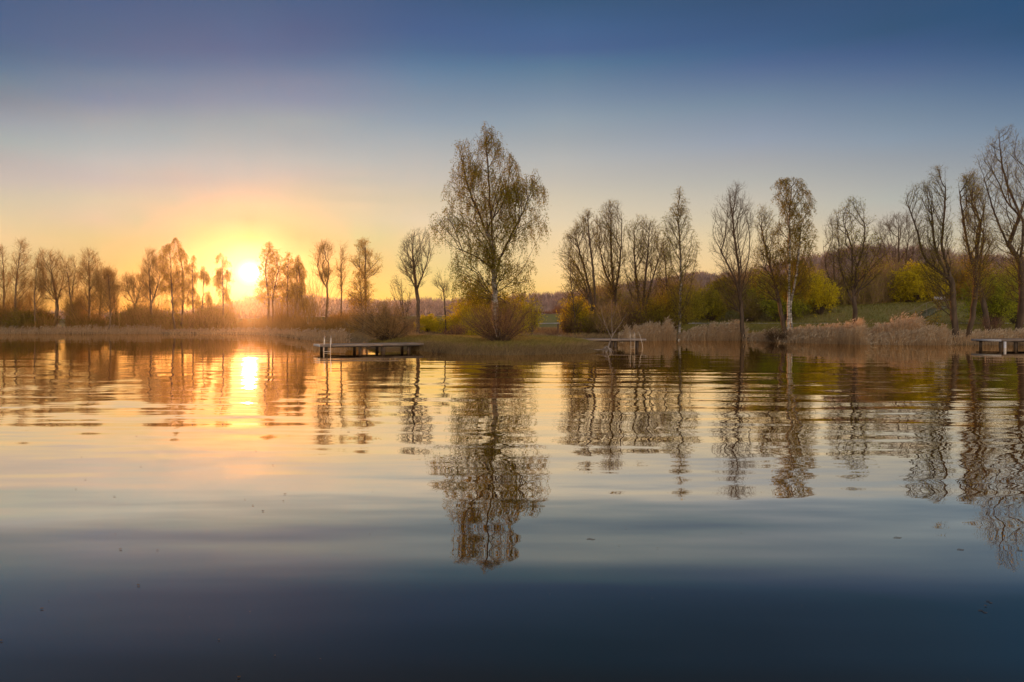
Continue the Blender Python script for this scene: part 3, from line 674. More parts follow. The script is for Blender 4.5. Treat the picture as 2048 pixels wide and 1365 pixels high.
T('birch_tree', 1580, 660, [[(1576, 668), (1579, 600), (1582, 520), (1586, 440), (1590, 370)], [(1584, 668), (1584, 610), (1590, 560), (1600, 500), (1607, 440)]], [(590, 1566, 1620), (560, 1556, 1636), (520, 1548, 1642), (480, 1550, 1640), (440, 1552, 1636), (410, 1554, 1634), (385, 1546, 1634), (365, 1548, 1622), (352, 1562, 1612)], 'birch',
  'leafy birch with a flat topped column of hanging foliage behind the reeds', 'birches on the right bank', 40, Y=62, n_attr=620, r_base=.15, L=.62, leaf=3, ls=.085, tr=.0065, zlow=620, per=3, rtip=.010, frac=.75, leafm=leaf_birch)
T('tree', 1664, 612, [[(1664, 625), (1665, 580), (1663, 530), (1660, 480)], [(1665, 580), (1652, 540), (1648, 490)]], [(590, 1645, 1685), (550, 1636, 1690), (510, 1638, 1690), (470, 1642, 1684), (440, 1650, 1672)], 'bare', 'bare tree on the dyke left of the open fork tree', None, 41, Y=108, n_attr=260, r_base=.24, tr=.011, zlow=600, L=.9)
T('tree', 1706, 664, [[(1708, 670), (1705, 620), (1696, 570), (1686, 520), (1672, 470), (1666, 440)], [(1705, 620), (1706, 560), (1704, 500), (1702, 430), (1706, 405)], [(1706, 618), (1718, 575), (1740, 540), (1764, 510)], [(1707, 600), (1722, 540), (1734, 480), (1728, 420)]],
  [(580, 1680, 1740), (550, 1665, 1765), (520, 1656, 1772), (490, 1654, 1768), (460, 1658, 1750), (430, 1664, 1740), (410, 1690, 1734), (402, 1696, 1730)], 'bud', 'open fork bare tree with wide curving limbs rising from the reeds', None, 42, Y=56, n_attr=420, r_base=.20, zlow=630, tr=.0065, L=.5, leaf=1, per=3)
T('tree', 1802, 560, [[(1794, 600), (1782, 540), (1766, 480)], [(1800, 600), (1799, 530), (1796, 440)], [(1806, 600), (1812, 530), (1824, 460)]], [(560, 1765, 1835), (520, 1745, 1850), (480, 1740, 1852), (450, 1756, 1846), (430, 1776, 1820)], 'bare', 'three stemmed bare tree rising behind the bright green shrub on the dyke', None, 43, Y=112, n_attr=420, r_base=.26, tr=.012, zlow=545, L=1.0)
RG = 'tall bare trees at the right edge'
T('tree', 1914, 684, [[(1914, 690), (1910, 630), (1900, 560), (1896, 490), (1886, 420), (1880, 350)], [(1900, 560), (1872, 515), (1850, 460), (1828, 395)]], [(620, 1875, 1915), (570, 1850, 1912), (520, 1842, 1912), (480, 1836, 1910), (440, 1832, 1908), (405, 1814, 1906), (380, 1816, 1902), (360, 1860, 1896), (335, 1866, 1888)], 'bud',
  'tall bare tree reaching out to the left over the reeds, first of four at right', RG, 44, Y=50, n_attr=620, r_base=.20, zlow=640, tr=.0055, L=.5, leaf=1, per=3, asc=.6, rtip=.009, ls=.055)
T('tree', 1934, 684, [[(1932, 690), (1938, 640), (1936, 560), (1930, 500), (1918, 430), (1906, 370)], [(1935, 560), (1938, 500), (1936, 430)]], [(600, 1915, 1955), (550, 1910, 1962), (500, 1904, 1962), (450, 1900, 1956), (400, 1896, 1944), (360, 1898, 1930)], 'bud',
  'narrow bare tree leaning slightly left at the water, second of four at right', RG, 45, Y=50.5, n_attr=420, r_base=.16, zlow=640, tr=.0055, L=.45, leaf=1, per=3, rtip=.009, ls=.055)
T('tree', 1976, 664, [[(1978, 670), (1978, 600), (1976, 540), (1965, 480), (1955, 400), (1948, 350)], [(1974, 560), (1958, 500), (1930, 460)], [(1978, 560), (1992, 510), (2002, 480)]], [(600, 1955, 2000), (550, 1945, 2015), (500, 1938, 2015), (460, 1936, 2010), (420, 1938, 1995), (370, 1942, 1985), (340, 1944, 1972)], 'bud',
  'forked bare tree behind the end of the near dock, third of four at right', RG, 46, Y=58, n_attr=520, r_base=.20, zlow=640, tr=.006, L=.5, leaf=1, per=3, rtip=.009, ls=.06)
T('tree', 2034, 664, [[(2036, 670), (2034, 600), (2031, 520), (2027, 450), (2014, 380), (2004, 320), (2000, 268)], [(2030, 530), (2006, 480), (1984, 420), (1966, 350)], [(2030, 480), (2040, 410), (2046, 340)]], [(600, 2005, 2060), (550, 1990, 2075), (500, 1975, 2080), (450, 1966, 2080), (400, 1958, 2075), (350, 1954, 2068), (310, 1954, 2056), (285, 1974, 2046), (260, 1992, 2014)], 'bud',
  'tallest bare tree at the right edge of the view', RG, 47, Y=58, n_attr=760, r_base=.26, zlow=630, tr=.006, L=.55, leaf=1, per=3, rtip=.009, ls=.06)
T('tree', 2085, 664, [[(2085, 670), (2080, 600), (2078, 520), (2074, 400)]], [(600, 2060, 2110), (500, 2050, 2120), (420, 2050, 2110), (380, 2062, 2090)], 'bud', 'bare tree just past the right edge with twigs reaching in', RG, 48, Y=60, n_attr=300, r_base=.20, tr=.006, leaf=1, per=3)

# ---- shrubs and small broad plants
shrub('shrub', 1000, 36.6, 4.3, 2.45, 'rounded twiggy bush overhanging the front edge of the islet', leaf_tan, 1, 1, stems=120, tw=twig_red, sub=16, ls=.04, tr=.004, dome=1.15)
shrub('willow_bush', 778, 45, 5.0, 2.7, 'wide fan shaped willow bush behind the left dock', leaf_tan, 2, 2, stems=130, tw=twig_tan, sub=16, ls=.05, tr=.0065, lean=-.5)
shrub('reed_tuft', 877, 35.8, 1.3, .95, 'dark spiky tuft beside the right end of the left dock', None, 0, 3, stems=55, tw=twig_m, sub=3, tr=.004, cat='plant')
shrub('shrub', 856, 66, 2.2, 1.6, 'round bright yellow green shrub left of the islet bushes', leaf_yellow, 9, 4, stems=50, ls=.08, sub=14, tr=.006, z=.75)
shrub('shrub', 893, 64, 2.4, 1.9, 'loose yellow green shrub beside the round bright one', leaf_yellow, 3, 5, stems=40, ls=.07, sub=12, tr=.006, z=.5)
shrub('shrub', 936, 60, 3.4, 3.7, 'yellow leafed shrub behind the left side of the birch', leaf_yellow, 8, 6, stems=60, ls=.08, sub=14, tr=.006, z=.5)
shrub('shrub', 975, 66, 5.0, 4.2, 'tall yellow green shrub directly behind the birch trunk', leaf_yellow, 9, 7, stems=90, ls=.085, sub=15, tr=.006, z=.6)
shrub('shrub', 1030, 68, 3.6, 3.9, 'yellow green shrub behind the right side of the birch trunk', leaf_yellow, 6, 8, stems=60, ls=.085, sub=14, tr=.006, z=.6)
shrub('shrub', 912, 52, 2.0, 1.3, 'low brown brush at the left back of the islet', None, 0, 9, stems=50, tw=twig_red, sub=12, tr=.005, z=.4)
shrub('shrub', 1108, 60.5, 2.4, .75, 'low dry bush on the gravel beach right of the birch', None, 0, 10, stems=40, tw=twig_red, sub=10, tr=.005)
shrub('shrub', 1150, 66, 3.2, 3.8, 'yellow leafed shrub at the left foot of the willow clump', leaf_yellow, 6, 11, stems=60, ls=.085, sub=14, tr=.006)
shrub('shrub', 1195, 64, 3.6, 2.4, 'brown twiggy thicket bush under the willow clump', leaf_birch, 3, 12, stems=80, tw=twig_tan, sub=14, tr=.007, ls=.06)
shrub('shrub', 1250, 66, 4.6, 3.0, 'broad brown bush between the two middle willow trunks', leaf_birch, 3, 13, stems=90, tw=twig_m, sub=14, tr=.007, ls=.06)
shrub('shrub', 1310, 68, 4.4, 4.0, 'olive bush at the right foot of the willow clump', leaf_olive, 6, 14, stems=80, sub=14, tr=.007, ls=.07)
shrub('shrub', 1345, 70, 3.6, 4.6, 'tall olive green bush left of the slim birch trunk', leaf_olive, 6, 15, stems=80, sub=14, tr=.007, ls=.075)
shrub('shrub', 1555, 56.5, 2.6, 1.7, 'dark low bush at the water between two reed beds', None, 0, 16, stems=60, tw=twig_m, sub=12, tr=.006)
shrub('shrub', 1640, 100, 4.6, 6.6, 'drooping golden yellow tree like shrub right of the leafy birch', leaf_yellow, 9, 17, stems=60, ls=.13, sub=14, tr=.008)
shrub('shrub', 1836, 104, 7.6, 6.4, 'bright yellow green shrub on the dyke, the brightest at right', leaf_yellow, 9, 18, stems=100, ls=.16, sub=15, tr=.009)
shrub('shrub', 1785, 108, 6.5, 5.0, 'golden brown shrub left of the brightest shrub on the dyke', leaf_orange, 6, 19, stems=90, tw=twig_tan, ls=.14, sub=14, tr=.009)
shrub('shrub', 1985, 80, 6.0, 6.8, 'large olive green shrub behind the forked tree at the right', leaf_green, 6, 20, stems=90, ls=.12, sub=15, tr=.008)
shrub('shrub', 2036, 84, 7.0, 7.5, 'large green shrub at the right edge behind the tallest tree', leaf_green, 6, 21, stems=90, ls=.12, sub=15, tr=.008)
shrub('shrub', 1570, 100, 5.6, 6.6, 'olive leafed shrub behind the leaning tree on the dyke', leaf_green, 6, 22, stems=80, ls=.13, sub=14, tr=.009)
shrub('shrub', 1370, 98, 5.6, 5.4, 'yellow olive shrub on the dyke just right of the slim birch', leaf_olive, 6, 23, stems=80, ls=.13, sub=14, tr=.009)
shrub('shrub', 1500, 104, 5.0, 4.4, 'brown bush behind the egg shaped bare tree on the dyke', leaf_birch, 3, 24, stems=80, ls=.10, sub=14, tr=.009, tw=twig_tan)
shrub('shrub', 1850, 62, 3.4, 2.2, 'small orange leafed shrub on the grass in front of the stairs', leaf_orange, 3, 25, stems=30, ls=.06, sub=8, tr=.005)
shrub('shrub', 1985, 54, 2.6, 1.9, 'brown bramble at the foot of the forked tree', None, 0, 26, stems=50, tw=twig_red, sub=10, tr=.005)
shrub('shrub', 40, 104, 7.5, 3.4, 'olive bush at the water by the left edge', leaf_birch, 3, 27, stems=90, ls=.11, sub=14, tr=.010, tw=twig_tan)
shrub('shrub', 82, 106, 5.5, 3.6, 'brown bush just left of the spreading tree', leaf_birch, 3, 28, stems=80, ls=.10, sub=14, tr=.010)
shrub('shrub', 270, 104, 8.5, 3.3, 'long brown bush under the low spreading tree', leaf_birch, 3, 29, stems=110, ls=.10, sub=14, tr=.010, tw=twig_red)
shrub('shrub', 340, 104, 8.0, 3.2, 'brown bush under the close pair of birches', leaf_birch, 3, 30, stems=100, ls=.10, sub=14, tr=.010, tw=twig_red)
shrub('shrub', 410, 103, 7.0, 2.6, 'low bush in the gap left of the lone birch', None, 0, 31, stems=90, sub=14, tr=.010, tw=twig_red)

shrub('shrub', 1420, 106, 6.5, 5.4, 'olive brown shrub under the small dark leafy tree', leaf_olive, 6, 32, stems=80, ls=.15, sub=13, tr=.009)
shrub('shrub', 1530, 108, 6.0, 6.4, 'yellowish shrub between the egg shaped tree and the leaning tree', leaf_green, 6, 33, stems=80, ls=.15, sub=13, tr=.009)
shrub('shrub', 1600, 104, 5.0, 7.2, 'tall olive shrub right behind the leafy birch trunks', leaf_yellow, 4, 34, stems=70, ls=.14, sub=13, tr=.009, tw=twig_tan)
shrub('shrub', 1690, 110, 6.0, 5.2, 'brown gold shrub behind the foot of the open fork tree', leaf_birch, 5, 35, stems=80, ls=.15, sub=13, tr=.009, tw=twig_tan)
shrub('shrub', 1742, 112, 5.5, 6.0, 'orange gold shrub right of the open fork tree', leaf_orange, 4, 36, stems=80, ls=.14, sub=13, tr=.009, tw=twig_tan)
shrub('shrub', 1880, 108, 6.0, 6.0, 'olive shrub at the top of the stairway', leaf_olive, 6, 37, stems=80, ls=.15, sub=13, tr=.009)
shrub('shrub', 1950, 104, 6.0, 7.0, 'orange gold shrub behind the narrow leaning tree', leaf_orange, 4, 38, stems=80, ls=.15, sub=13, tr=.009, tw=twig_tan)
shrub('shrub', 1062, 64, 1.6, 3.9, 'small drooping yellow sapling right of the birch', leaf_yellow, 5, 39, stems=26, ls=.08, sub=12, tr=.005, dome=1.1)
shrub('shrub', 1015, 58, 3.4, 2.6, 'golden low shrub showing right of the islet bush', leaf_yellow, 6, 40, stems=60, ls=.075, sub=13, tr=.005)
shrub('shrub', 958, 57, 3.0, 2.6, 'golden low shrub showing left of the islet bush', leaf_yellow, 7, 41, stems=60, ls=.075, sub=13, tr=.005)

# ---- the small half drowned tree at the islet's tip, with its pale roots
def drowned():
    rng = np.random.default_rng(5)
    Y = 37.2; x0 = wx(1212, Y)
    root = empty('drowned_tree', (x0, Y, 0)); tag(root, 'small pale bare tree leaning from tangled roots at the islet tip', 'tree')
    m_ = MB()
    def pl(pts, r0, r1):
        q = [(wx(a, Y) - x0, dy, wz(b_, Y)) for a, b_, dy in pts]; q = resample(q, .12)
        m_.tube(q, np.linspace(r0 * .75, r1 * .8, len(q)), 6)
    pl([(1212, 706, 0), (1216, 696, 0), (1221, 682, .1), (1226, 668, .1), (1232, 662, .1)], .06, .035)
    pl([(1225, 669, .1), (1224, 640, .2), (1224, 600, .1)], .032, .010)
    pl([(1222, 674, .1), (1212, 652, .1), (1205, 628, .3), (1203, 610, .3)], .030, .009)
    pl([(1228, 666, .1), (1240, 650, 0), (1252, 628, -.1)], .026, .008)
    pl([(1224, 640, .2), (1232, 622, .3), (1236, 604, .3)], .014, .006)
    pl([(1212, 652, .1), (1200, 640, -.2), (1194, 628, -.2)], .013, .006)
    m_.build('trunk', bark_pale, root, True)
    m_ = MB()
    for k in range(16):
        a = rng.uniform(-1, 1); b_ = rng.uniform(-.6, .6)
        pts = [(0.02 + a * .05, b_ * .05, .35 - abs(a) * .1), (a * .30, b_ * .35, .22 + rng.uniform(-.05, .12)), (a * .5, b_ * .7, -.10)]
        q = resample(pts, .08); m_.tube(q, np.linspace(.022, .010, len(q)), 5)
    q = resample([(0.0, 0, .18), (-.35, .1, .10), (-.75, .05, .16), (-1.0, 0, .26)], .1); m_.tube(q, np.linspace(.04, .02, len(q)), 6)
    m_.build('root', bark_pale, root, True)
    B = rng.uniform(0, 1, 900); st = np.stack([(rng.normal(size=900)) * .42 + .28, rng.normal(size=900) * .4 + .1, rng.uniform(1.1, 2.5, 900)], 1)
    d = nrm(np.stack([st[:, 0] - .3, st[:, 1], np.full(900, 1.2)], 1))
    P, W = maketwigs(st, d, np.arange(900), rng, 1, .4, .3, .2, 0, .0035)
    v, q = ribbons(P, W, rng); mesh_obj('crown', v, q, twig_tan, root)
drowned()

# ---- reeds, grasses, far brush
def blades(name, X, Y, Z, h, w, mat, label, cat, seed, plume=None, lean=.12, K=4, kind='stuff'):
    rng = np.random.default_rng(seed); n = len(X)
    t = np.linspace(0, 1, K); hh = h * rng.uniform(.45, 1.15, n)
    ld = rng.normal(size=(n, 3)) * lean; ld[:, 2] = 0; ld[:, 0] += lean * .5
    B = np.stack([X, Y, Z], 1); wild = rng.random(n) < .12; ld[wild] *= 3
    P = B[:, None] + np.array([0, 0, 1]) * (hh[:, None, None] * t[None, :, None]) + ld[:, None] * (hh[:, None, None] * (t ** 2)[None, :, None])
    W = w * (1 - .65 * t)[None] * rng.uniform(.6, 1.4, n)[:, None]
    V, Qd = ribbons(P, W, rng); Vs = [V]; Qs = [Qd]; nV = len(V); nq = len(Qd); mats = [mat]
    if plume:
        sel = np.nonzero(rng.random(n) < plume)[0]; p0 = P[sel, -1]
        d = ld[sel] * 1.5 + np.array([0, 0, 1.]) * .9; d += rng.normal(size=d.shape) * .25
        tt = np.linspace(0, 1, 3); Pp = p0[:, None] + d[:, None] * (.26 * tt)[None, :, None] + np.array([.1, 0, -.08]) * (tt ** 2)[None, :, None]
        Wp = np.array([.008, .03, .004])[None] * np.ones((len(sel), 1))
        v, q = ribbons(Pp, Wp, rng); Vs.append(v); Qs.append(q + nV); mats.append(reed_pale)
    Qa = np.concatenate(Qs); mi = np.zeros(len(Qa), int); mi[nq:] = 1
    o = mesh_obj(name, np.concatenate(Vs), Qa, None, mats=mats, midx=mi if len(mats) > 1 else None)
    return tag(o, label, cat, kind=kind)
def reedbed(a, b_, s0, s1, n, h, label, seed, plume=.12, hfun=None):
    rng = np.random.default_rng(seed)
    px = rng.uniform(a, b_, n); u = (px - 1024) / F; s = rng.uniform(s0, s1, n)
    Y = shoreY(u) + s; X = u * Y; Z = np.maximum(height(X, Y), -.3)
    cl = .82 + .22 * np.sin(px * .21 + np.sin(px * .07) * 3) * np.sin(px * .053 + 1)
    edge = np.clip(np.minimum(px - a, b_ - px) / 14, .35, 1)
    hh = h * cl * edge * (.85 + .3 * np.sin(px * 1.9 + 3 * np.sin(px * .43)) * np.sin(px * .71))
    if hfun is not None: hh = hh * hfun(px)
    return blades('reeds', X, Y, Z, hh, .010, reed_m, label, 'reeds', seed, plume, .10)
reedbed(1236, 1352, -.9, 3.0, 8000, 1.6, 'straw coloured reed bed behind the dock ladder', 51)
reedbed(1366, 1494, -.9, 3.0, 9000, 1.55, 'straw coloured reed bed around the egg shaped bare tree', 52)
reedbed(1494, 1566, -.6, 1.6, 3500, .8, 'short dry reeds along the water in front of the dark bush', 53, .1)
reedbed(1562, 1740, -.9, 3.4, 14000, 1.42, 'tallest and fullest reed bed, in front of the leafy birch', 54, .12)
reedbed(1735, 1905, -.7, 3.6, 8000, .95, 'thin low reed bed at the water left of the right hand trees', 55, .15)
reedbed(1735, 1850, 2.2, 5.0, 1800, 1.9, 'sparse tall plumed reeds behind the low reed bed', 56, .8)
reedbed(1900, 2300, -.3, 5.5, 14000, 1.1, 'tan grassy reeds behind the right dock', 57, .1)
reedbed(-160, 330, -1.0, 2.0, 11000, 1.0, 'low pinkish reeds along the far left shore', 58, .15)
reedbed(330, 700, -1.0, 2.5, 9000, .7, 'low reeds along the shore under the sun', 59, .1)
reedbed(1355, 1380, -.8, 1.5, 1200, 1.2, 'short green brown reeds in the gap at the foot of the slim birch', 60, .1)
def grassfield(name, n, X0, X1, Y0, Y1, cond, h, w, mat, label, seed):
    rng = np.random.default_rng(seed); X = rng.uniform(X0, X1, n); Y = rng.uniform(Y0, Y1, n)
    k = cond(X, Y); X, Y = X[k], Y[k]
    return blades(name, X, Y, height(X, Y) - .02, h * np.ones(len(X)), w, mat, label, 'grass', seed, None, .35, 3)
isl = lambda X, Y: (polydist(X, Y, ISLW) > .25)
grassfield('grass', 90000, -10, 6, 33, 48, isl, .18, .010, grass_islet, 'short olive brown grass covering the islet', 61)
edge_ = lambda X, Y: (np.abs(polydist(X, Y, ISLW) - .05) < .42) & (Y < 41)
grassfield('grass', 70000, -10, 6, 33, 42, edge_, .34, .008, grass_dry, 'rough dry grass hanging along the front edge of the islet', 62)
def bankc(a, b_, s0, s1): return lambda X, Y: ((X / Y * F + 1024 > a) & (X / Y * F + 1024 < b_) & (Y - shoreY(X / Y) > s0) & (Y - shoreY(X / Y) < s1))
grassfield('grass', 60000, -24, 12, 55, 84, bankc(640, 1240, .1, 24), .28, .014, grass_dry, 'rough brown grass on the bank behind the islet', 63)
grassfield('grass', 90000, 12, 62, 47, 95, bankc(1240, 2200, 2.5, 38), .25, .015, grass_m, 'green grass on the right bank behind the reeds', 64)
grassfield('grass', 40000, -85, -28, 84, 112, bankc(-100, 700, .5, 12), .35, .018, grass_dry, 'dry grass on the far left bank', 65)
grassfield('grass', 120000, 8, 95, 85, 122, bankc(1040, 2400, 41.5, 57), .30, .022, grass_m, 'rough mown grass on the slope of the dyke', 66)
def brush(name, a, b_, s0, s1, n, h, mat, label, seed, w=.02, strokes=60, leafm=None, gaps=(), lf=.5):
    rng = np.random.default_rng(seed); px = rng.uniform(a, b_, n)
    for g0, g1 in gaps: px = px[(px < g0) | (px > g1)]
    u = (px - 1024) / F; Y = shoreY(u) + rng.uniform(s0, s1, len(px)); X = u * Y
    Pn = np.stack([X, Y, height(X, Y) - .1], 1)
    hh = h * (.75 + .25 * np.sin(px * .043 + seed) + .15 * np.sin(px * .17)) * rng.uniform(.6, 1.15, len(px))
    V, Qd = forestfill(Pn, hh, strokes, w, rng, .30); Vs = [V]; Qs = [Qd]; nq = len(Qd); mats = [mat]
    if leafm:
        k = rng.integers(0, len(V), int(len(px) * strokes * lf)); v, q = leafquads(V[k] + rng.normal(size=(len(k), 3)) * .15, .17, rng); Vs.append(v); Qs.append(q + len(V)); mats.append(leafm)
    Qa = np.concatenate(Qs); mi = np.zeros(len(Qa), int); mi[nq:] = 1
    return tag(mesh_obj(name, np.concatenate(Vs), Qa, None, mats=mats, midx=mi if len(mats) > 1 else None), label, 'undergrowth', kind='stuff')
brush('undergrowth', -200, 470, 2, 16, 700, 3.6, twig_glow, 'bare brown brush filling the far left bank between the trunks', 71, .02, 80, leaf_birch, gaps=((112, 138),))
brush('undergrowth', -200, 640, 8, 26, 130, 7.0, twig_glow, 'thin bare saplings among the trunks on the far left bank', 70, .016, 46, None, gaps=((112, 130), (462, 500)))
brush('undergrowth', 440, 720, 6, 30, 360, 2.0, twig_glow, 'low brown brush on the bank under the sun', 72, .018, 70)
brush('undergrowth', 790, 960, 12, 20, 80, 1.3, twig_red, 'brown brush between the yellow shrubs left of the birch', 73, .014, 60)
brush('undergrowth', 1130, 1350, 4, 14, 210, 2.7, twig_m, 'dense brown brush at the feet of the willows', 74, .014, 80, leaf_birch)
brush('undergrowth', 1160, 1480, 50, 66, 300, 5.2, twig_tan, 'brown thicket along the dyke between the willows and the egg shaped tree', 75, .022, 80, leaf_olive, lf=1.6)
brush('undergrowth', 1440, 1780, 54, 70, 380, 6.2, twig_tan, 'brown and golden thicket along the dyke behind the birch', 76, .024, 80, leaf_olive, lf=2.0)
brush('undergrowth', 1740, 2300, 56, 78, 480, 7.4, twig_tan, 'green brown thicket along the dyke at the right', 77, .026, 80, leaf_green, lf=2.0)
brush('undergrowth', 1000, 1130, 58, 75, 60, 1.8, twig_red, 'low reddish brush on the dyke crest right of the birch', 78, .020, 60)

# ---- docks
def rail_loop(m_, x, y, z0, h, out, r=.02):
    """one handle: up from the deck, over and down the far side into the water"""
    q = [(x, y, z0), (x, y, z0 + h * .8), (x + out * .12, y, z0 + h), (x + out * .28, y, z0 + h * .86), (x + out * .34, y, z0 - .1), (x + out * .36, y, -.35)]
    m_.tube(resample(q, .06), r, 8)
def dock(px, Yd, rz, length, width, ztop, label, piles, ladder=None, cat='dock', end=None, thick=.10, beam=.13, ldir=1):
    root = empty('dock', (px, Yd, 0), rz); tag(root, label, cat)
    m_ = MB(); n = int(length / .145)
    rng = np.random.default_rng(int(length * 100))
    for i in range(n):
        m_.box(((i + .5) * length / n, width / 2, ztop - .02 + rng.normal() * .0015), (length / n - .008, width, .04), bev=.004)
    m_.build('deck', wood, root)
    for yy, sgn in ((-.022, -1), (width + .022, 1)):
        m_ = MB(); m_.box((length / 2, yy, ztop - thick / 2 - .012), (length + .04, .04, thick + .02), bev=.004); m_.build('fascia_board', wood, root)
    for xx in (-.022, length + .022):
        m_ = MB(); m_.box((xx, width / 2, ztop - thick / 2 - .012), (.04, width - .01, thick + .02), bev=.004); m_.build('end_board', wood_pale, root)
    for yy in (.25, width - .25):
        m_ = MB(); m_.box((length / 2, yy, ztop - .045 - beam / 2), (length - .3, .10, beam)); m_.build('beam', wood_dark, root)
    for xx, yy, w_ in piles:
        m_ = MB(); m_.tube([(xx, yy, -1.4), (xx, yy, .05), (xx, yy, ztop - .05)], [w_, w_, w_ * .95], 10); m_.build('pile', wood_dark, root, True)
    if ladder is not None:
        ld = empty('ladder', (0, 0, 0)); 
        m_ = MB()
        for yy in ladder[1]: rail_loop(m_, ladder[0], yy, ztop, .50, ldir)
        lo = m_.build('ladder', steel, root, True)
        bpy.data.objects.remove(ld)
        m_ = MB(); xx = ladder[0] + ldir * .35
        for zz in (.12, -.15): m_.tube([(xx, ladder[1][0], zz), (xx, ladder[1][-1], zz)], .016, 6)
        m_.build('rung', steel, lo, True)
    return root
r_ = math.radians(26)
dock(wx(641, 36.6), 36.6, r_, 5.75, 1.9, .43, 'wooden swimming dock with steel ladder at the left of the islet', [(.35, .3, .09), (.35, 1.6, .09), (2.2, .3, .09), (2.2, 1.6, .09), (3.5, .3, .13), (3.5, 1.6, .09), (5.0, .3, .10), (5.0, 1.6, .09)], None)
def side_ladder(px1, px2, Y, ztop, hh, label, rr_=.018):
    o = MB()
    for p in (px1, px2):
        x = wx(p, Y); q = [(x, Y + .35, ztop - .05), (x, Y + .35, ztop + hh * .85), (x + .02, Y + .28, ztop + hh), (x + .05, Y + .12, ztop + hh * .9), (x + .05, Y, ztop), (x + .05, Y - .02, -.5)]
        o.tube(resample(q, .05), rr_, 8)
    for z in (.05, -.2): o.tube([(wx(px1, Y) + .05, Y - .02, z), (wx(px2, Y) + .05, Y - .02, z)], .016, 6)
    return o
docks = [o for o in col.objects if o.name.startswith('dock') and o.parent is None]
o = side_ladder(646, 659, 36.72, .43, .48, '').build('ladder', steel, None, True); o.parent = docks[0]; o.matrix_parent_inverse = (docks[0].matrix_basis.inverted())
dock(wx(1062, 44.5), 44.5, math.radians(-6), 7.35, 1.5, .56, 'wooden swimming dock with steel ladder behind the right end of the islet', [(3.4, .25, .08), (3.4, 1.2, .08), (5.2, .25, .10), (5.45, .25, .10), (5.2, 1.2, .08), (6.85, .25, .09), (6.85, 1.2, .09)], None)
DL2 = True
dock(wx(2003, 43.5), 43.5, math.radians(12), 12.0, 2.2, .53, 'weathered grey dock running out of the right edge of the view', [(.2, .25, .09), (1.4, .3, .10), (.25, 1.75, .09), (2.05, 1.9, .08), (3.3, .3, .09), (4.6, .3, .09), (3.3, 1.9, .08), (6, .3, .09), (8, .3, .09), (10, .3, .09)], None)
o = side_ladder(1260, 1268, 43.8, .56, .5, '', .011)
q = [(wx(1276, 43.8), 43.6, 1.05), (wx(1280, 43.8), 43.55, .6), (wx(1284, 43.8), 43.5, .05), (wx(1284, 43.8), 43.5, -.3)]; o.tube(resample(q, .1), .012, 6)
dk2 = [x for x in col.objects if x.name.startswith('dock') and x.parent is None][1]
o = o.build('ladder', steel, None, True); o.parent = dk2; o.matrix_parent_inverse = dk2.matrix_basis.inverted()
m_ = MB(); m_.tube([(.12, -.12, -.4), (.12, -.12, .40)], .075, 10)
rd = [o for o in col.objects if o.name.startswith('dock') and o.parent is None][-1]
m_.build('fender_pipe', wood_pale, rd, True)

# ---- floats
def float_ball(px, py, r0, label, name='float', z=None, Y=None):
    Y = Y or CAMH * F / (py - HZ); x = wx(px, Y); zz = 0 if z is None else z
    m_ = MB(); K = 11; q = [(0, 0, r0 * (-1 + 2 * i / (K - 1))) for i in range(K)]; rr = [max(.01, r0 * math.sqrt(max(0, 1 - (-1 + 2 * i / (K - 1)) ** 2)) * 1.35) for i in range(K)]
    m_.tube(q, rr, 14)
    root = empty(name, (x, Y, zz + r0 * .35)); tag(root, label, 'float')
    m_.build('body', plastic, root, True)
    m_ = MB(); a = np.linspace(0, 2 * math.pi, 13); m_.tube([(.035 * math.cos(t), 0, r0 + .03 + .035 * math.sin(t)) for t in a], .008, 5); m_.build('eyelet', steel, root, True)
float_ball(1358, 681.5, .075, 'small white float on the water in front of the slim birch')
float_ball(693, 671, .08, 'small white float lying on the bank behind the left dock', z=gz(wx(693, 60), 60), Y=60)

# ---- stairs with handrails, bench, sign posts on the dyke
stepm = solid('step_concrete', (.09, .09, .055), (.14, .135, .09), 3)
def stairs():
    a = wx(1790, 90); Yb = 91.0
    u = (1800 - 1024) / F; Yb = float(shoreY(u)) + 43; xb = u * Yb; zb = gz(xb, Yb)
    ang = math.atan2(1.0, .9)
    dirx, diry = .86, .51
    root = empty('stairway', (xb, Yb, zb)); tag(root, 'concrete stairway with two slanting grey handrails up the dyke', 'stairs')
    n = 18; run = .62; 
    pts = []
    for k in range(n):
        x = xb + dirx * run * k; y = Yb + diry * run * k; pts.append((x - xb, y - Yb, gz(x, y) - zb))
    rz = math.atan2(diry, dirx)
    m_ = MB()
    for x, y, z in pts: m_.box((x, y, z + .06), (run, 1.6, .26), rz=rz, bev=.01)
    m_.build('step', stepm, root)
    for sgn in (-1, 1):
        ox, oy = -diry * .85 * sgn, dirx * .85 * sgn
        m_ = MB(); q = [(x + ox, y + oy, z + 1.05) for x, y, z in pts[3:]]; q.append((q[-1][0] + dirx, q[-1][1] + diry, q[-1][2] + .1)); m_.tube(q, .022, 6)
        hr = m_.build('handrail', wood, root, True)
        for k in range(3, n, 5):
            m_ = MB(); x, y, z = pts[k]; m_.tube([(x + ox, y + oy, z), (x + ox, y + oy, z + 1.05)], .028, 6); m_.build('post', wood, hr, True)
stairs()
